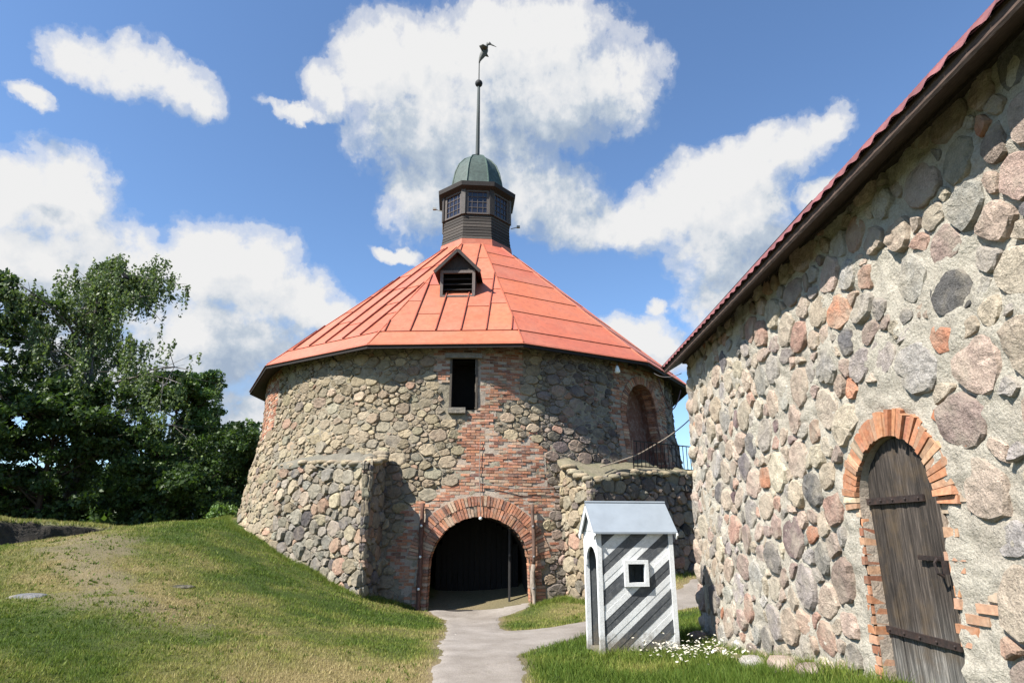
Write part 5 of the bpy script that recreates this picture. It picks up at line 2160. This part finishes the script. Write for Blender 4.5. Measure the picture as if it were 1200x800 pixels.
def blades(x, y, h, w, dry, name, label):
    n = len(x)
    z = ground_h(x, y)
    a = rng.uniform(0, 2 * math.pi, n)
    ln = rng.uniform(.2, 1.1, n) * h
    la = rng.uniform(0, 2 * math.pi, n)
    wx, wy = np.cos(a) * w / 2, np.sin(a) * w / 2
    V = np.stack([np.stack([x - wx, y - wy, z - .01], 1), np.stack([x + wx, y + wy, z - .01], 1),
                  np.stack([x + np.cos(la) * ln, y + np.sin(la) * ln, z + h], 1)], 1).reshape(-1, 3)
    T = np.arange(3 * n).reshape(-1, 3)
    o_ = obj(name, V, [T], M_blade, None, None, False, dict(dry=np.repeat(dry, 3)), (0, 0, 0))
    tag(o_, label, 'grass', None, 'stuff')


NB_ = 760000
x, y = visible_pts(NB_)
pd = path_sd(x, y)
dry, soil = dry_soil(x, y)
keep = off_things(x, y) & (pd > .0 + .08 * rng.random(len(x))) & (rng.random(len(x)) > soil * 1.05)
x, y, dry, soil, pd = x[keep], y[keep], dry[keep], soil[keep], pd[keep]
dist = np.hypot(x, y)
lush = (x > .1) & (y < 13.5)
h = rng.uniform(.014, .034, len(x)) * (1 + .05 * dist) * (1 - .5 * soil) * (.6 + .8 * np.clip(fbm(x * .9, y * .9, 1, 3) + .5, 0, 1))
h = np.where(lush, h * 2.3, h)
w = .0045 + .00085 * dist
dry = np.clip(dry + rng.normal(0, .13, len(x)), 0, 1)
blades(x, y, h, w, dry, 'lawn_grass', 'short mown grass with straw patches covering the mound and lawn')
x, y = visible_pts(26000, 3, 24)
k_ = off_things(x, y) & (path_sd(x, y) > .1) & (fbm(x * 1.3, y * 1.3, 21, 3) > .02)
x, y = x[k_], y[k_]
x, y = np.repeat(x, 4) + rng.normal(0, .02, 4 * len(x)), np.repeat(y, 4) + rng.normal(0, .02, 4 * len(y))
k_ = path_sd(x, y) > .1
x, y = x[k_], y[k_]
blades(x, y, rng.uniform(.012, .04, len(x)) * (1 + .03 * np.hypot(x, y)), rng.uniform(.012, .03, len(x)) * (1 + .05 * np.hypot(x, y)), np.clip(rng.normal(.12, .14, len(x)), 0, 1), 'weeds', 'low broad-leaved weeds and clover scattered through the mown lawn')
# tall grass tufts at the foot of walls, the hut and the bank
segs = [((1.1, 9.75), (2.5, 10.25), .13), ((3.0, 5.2), (3.0, 11.4), .17), ((-7, 19.1), (-3.7, 16.25), .12), ((2.0, 16.8), (6.2, 20.1), .14), ((-3.6, 16.6), (-2.6, 17.4), .1),
        ((1.2, 17.6), (2.0, 16.9), .12), ((.5, 17.4), (1.5, 17.7), .1), ((1.5, 9.2), (2.9, 9.8), .12), ((-10.6, 24.2), (-8.4, 20.2), .14), ((-8.4, 20.2), (-6.9, 19.3), .12)]
X_, Y_, H_ = [], [], []
for (a, b_, hh_) in segs:
    L_ = math.hypot(b_[0] - a[0], b_[1] - a[1])
    n = int(L_ * 900)
    t_ = rng.uniform(0, 1, n)
    X_.append(a[0] + (b_[0] - a[0]) * t_ + rng.normal(0, .11, n))
    Y_.append(a[1] + (b_[1] - a[1]) * t_ + rng.normal(0, .11, n))
    H_.append(hh_ * rng.uniform(.3, 1.15, n))
X_, Y_, H_ = map(np.concatenate, (X_, Y_, H_))
k_ = off_things(X_, Y_) & (path_sd(X_, Y_) > 0)
X_, Y_, H_ = X_[k_], Y_[k_], H_[k_]
blades(X_, Y_, H_, np.full(len(X_), .012), np.clip(rng.normal(.2, .15, len(X_)), 0, 1), 'tall_grass', 'longer unmown grass along the feet of the walls and the striped hut')

# loose pebbles along the edges of the path
n = 2600
x, y = visible_pts(n, 3, 18)
pd = path_sd(x, y)
k_ = (pd < .05) & (rng.random(n) < np.where(pd > -.25, 1, .22)) & off_things(x, y)
x, y = x[k_], y[k_]
z = ground_h(x, y) + .02
sv, sf = sphere((0, 0, 0), 1, 6, 4)
V, F4, F3, C_ = [], [], [], []
for i in range(len(x)):
    r_ = rng.uniform(.006, .022)
    V.append(sv * r_ * np.array([rng.uniform(.7, 1.4), rng.uniform(.7, 1.4), .6]) + np.array([x[i], y[i], z[i]]))
    F4.append(sf[0] + i * len(sv))
    F3.append(sf[1] + i * len(sv))
    C_.append(np.tile(np.array((.40, .36, .31)) * rng.uniform(.5, 1.3), (len(sv), 1)))
tag(obj('pebbles', np.concatenate(V), [np.concatenate(F4), np.concatenate(F3)], M_bstone, None, np.concatenate(C_), True), 'loose pebbles scattered along the pale path', 'pebbles', None, 'stuff')

# daisies: petals discs on stems
n = 280
t_ = rng.beta(2, 2, n)
fx = 1.75 + t_ * 1.35 + rng.normal(0, .12, n)
fy = 9.55 - .5 * t_ + rng.normal(0, .42, n) + 0.5 * (rng.random(n) < .25)
k_ = off_things(fx, fy) & (fx < 3.05)
fx, fy = fx[k_], fy[k_]
fz = ground_h(fx, fy)
V, T, Tn = [], [], []
cn_ = 0
for i in range(len(fx)):
    hgt = rng.uniform(.07, .20) + (.12 if rng.random() < .1 else 0)
    c = np.array([fx[i] + rng.normal(0, .02), fy[i] + rng.normal(0, .02), fz[i] + hgt])
    r = rng.uniform(.014, .026)
    tl = rng.normal(0, .35, 2)
    nn_ = 8
    ring = [c + np.array([r * math.cos(q_) * (1 if k % 2 else .72), r * math.sin(q_) * (1 if k % 2 else .72), r * (tl[0] * math.cos(q_) + tl[1] * math.sin(q_))]) for k, q_ in enumerate(np.linspace(0, 2 * math.pi, nn_, endpoint=False))]
    V += [c + np.array([0, 0, .006])] + ring
    T += [(cn_, cn_ + 1 + k, cn_ + 1 + (k + 1) % nn_) for k in range(nn_)]
    Tn += [(.75, .6, .3)] + [(.8, .8, .76)] * nn_
    cn_ += nn_ + 1
    V += [np.array([fx[i] - .003, fy[i], fz[i]]), np.array([fx[i] + .003, fy[i], fz[i]]), c]
    T += [(cn_, cn_ + 1, cn_ + 2)]
    Tn += [(.06, .1, .02)] * 3
    cn_ += 3
tag(obj('daisies', V, [np.array(T)], mat_tint('petal', .7, 5, .95, 1.05, 0), None, np.array(Tn)), 'patch of small white daisies between the striped hut and the near house', 'flowers', None, 'stuff')

# grass fringe on the bank top
L, nrm, top = BANK_TOP
n = 14000
t_ = rng.uniform(0, 1, n)
off = -rng.uniform(-.1, 3.5, n) ** 1
bx_ = A[0] + (B[0] - A[0]) * t_ + nrm[0] * off
by_ = A[1] + (B[1] - A[1]) * t_ + nrm[1] * off
bz_ = np.interp(t_, np.linspace(0, 1, nS), top) + .0
a = rng.uniform(0, 6.28, n)
hgt = rng.uniform(.04, .16, n)
V = np.stack([np.stack([bx_ - .02 * np.cos(a), by_ - .02 * np.sin(a), bz_ - .05], 1), np.stack([bx_ + .02 * np.cos(a), by_ + .02 * np.sin(a), bz_ - .05], 1),
              np.stack([bx_ + rng.normal(0, .05, n), by_ + rng.normal(0, .05, n), bz_ + hgt], 1)], 1).reshape(-1, 3)
tag(obj('bank_grass', V, [np.arange(3 * n).reshape(-1, 3)], M_blade, None, None, False, dict(dry=np.repeat(np.clip(rng.normal(.55, .2, n), 0, 1), 3))), 'rough yellowish grass on top of the low earth bank', 'grass', None, 'stuff')
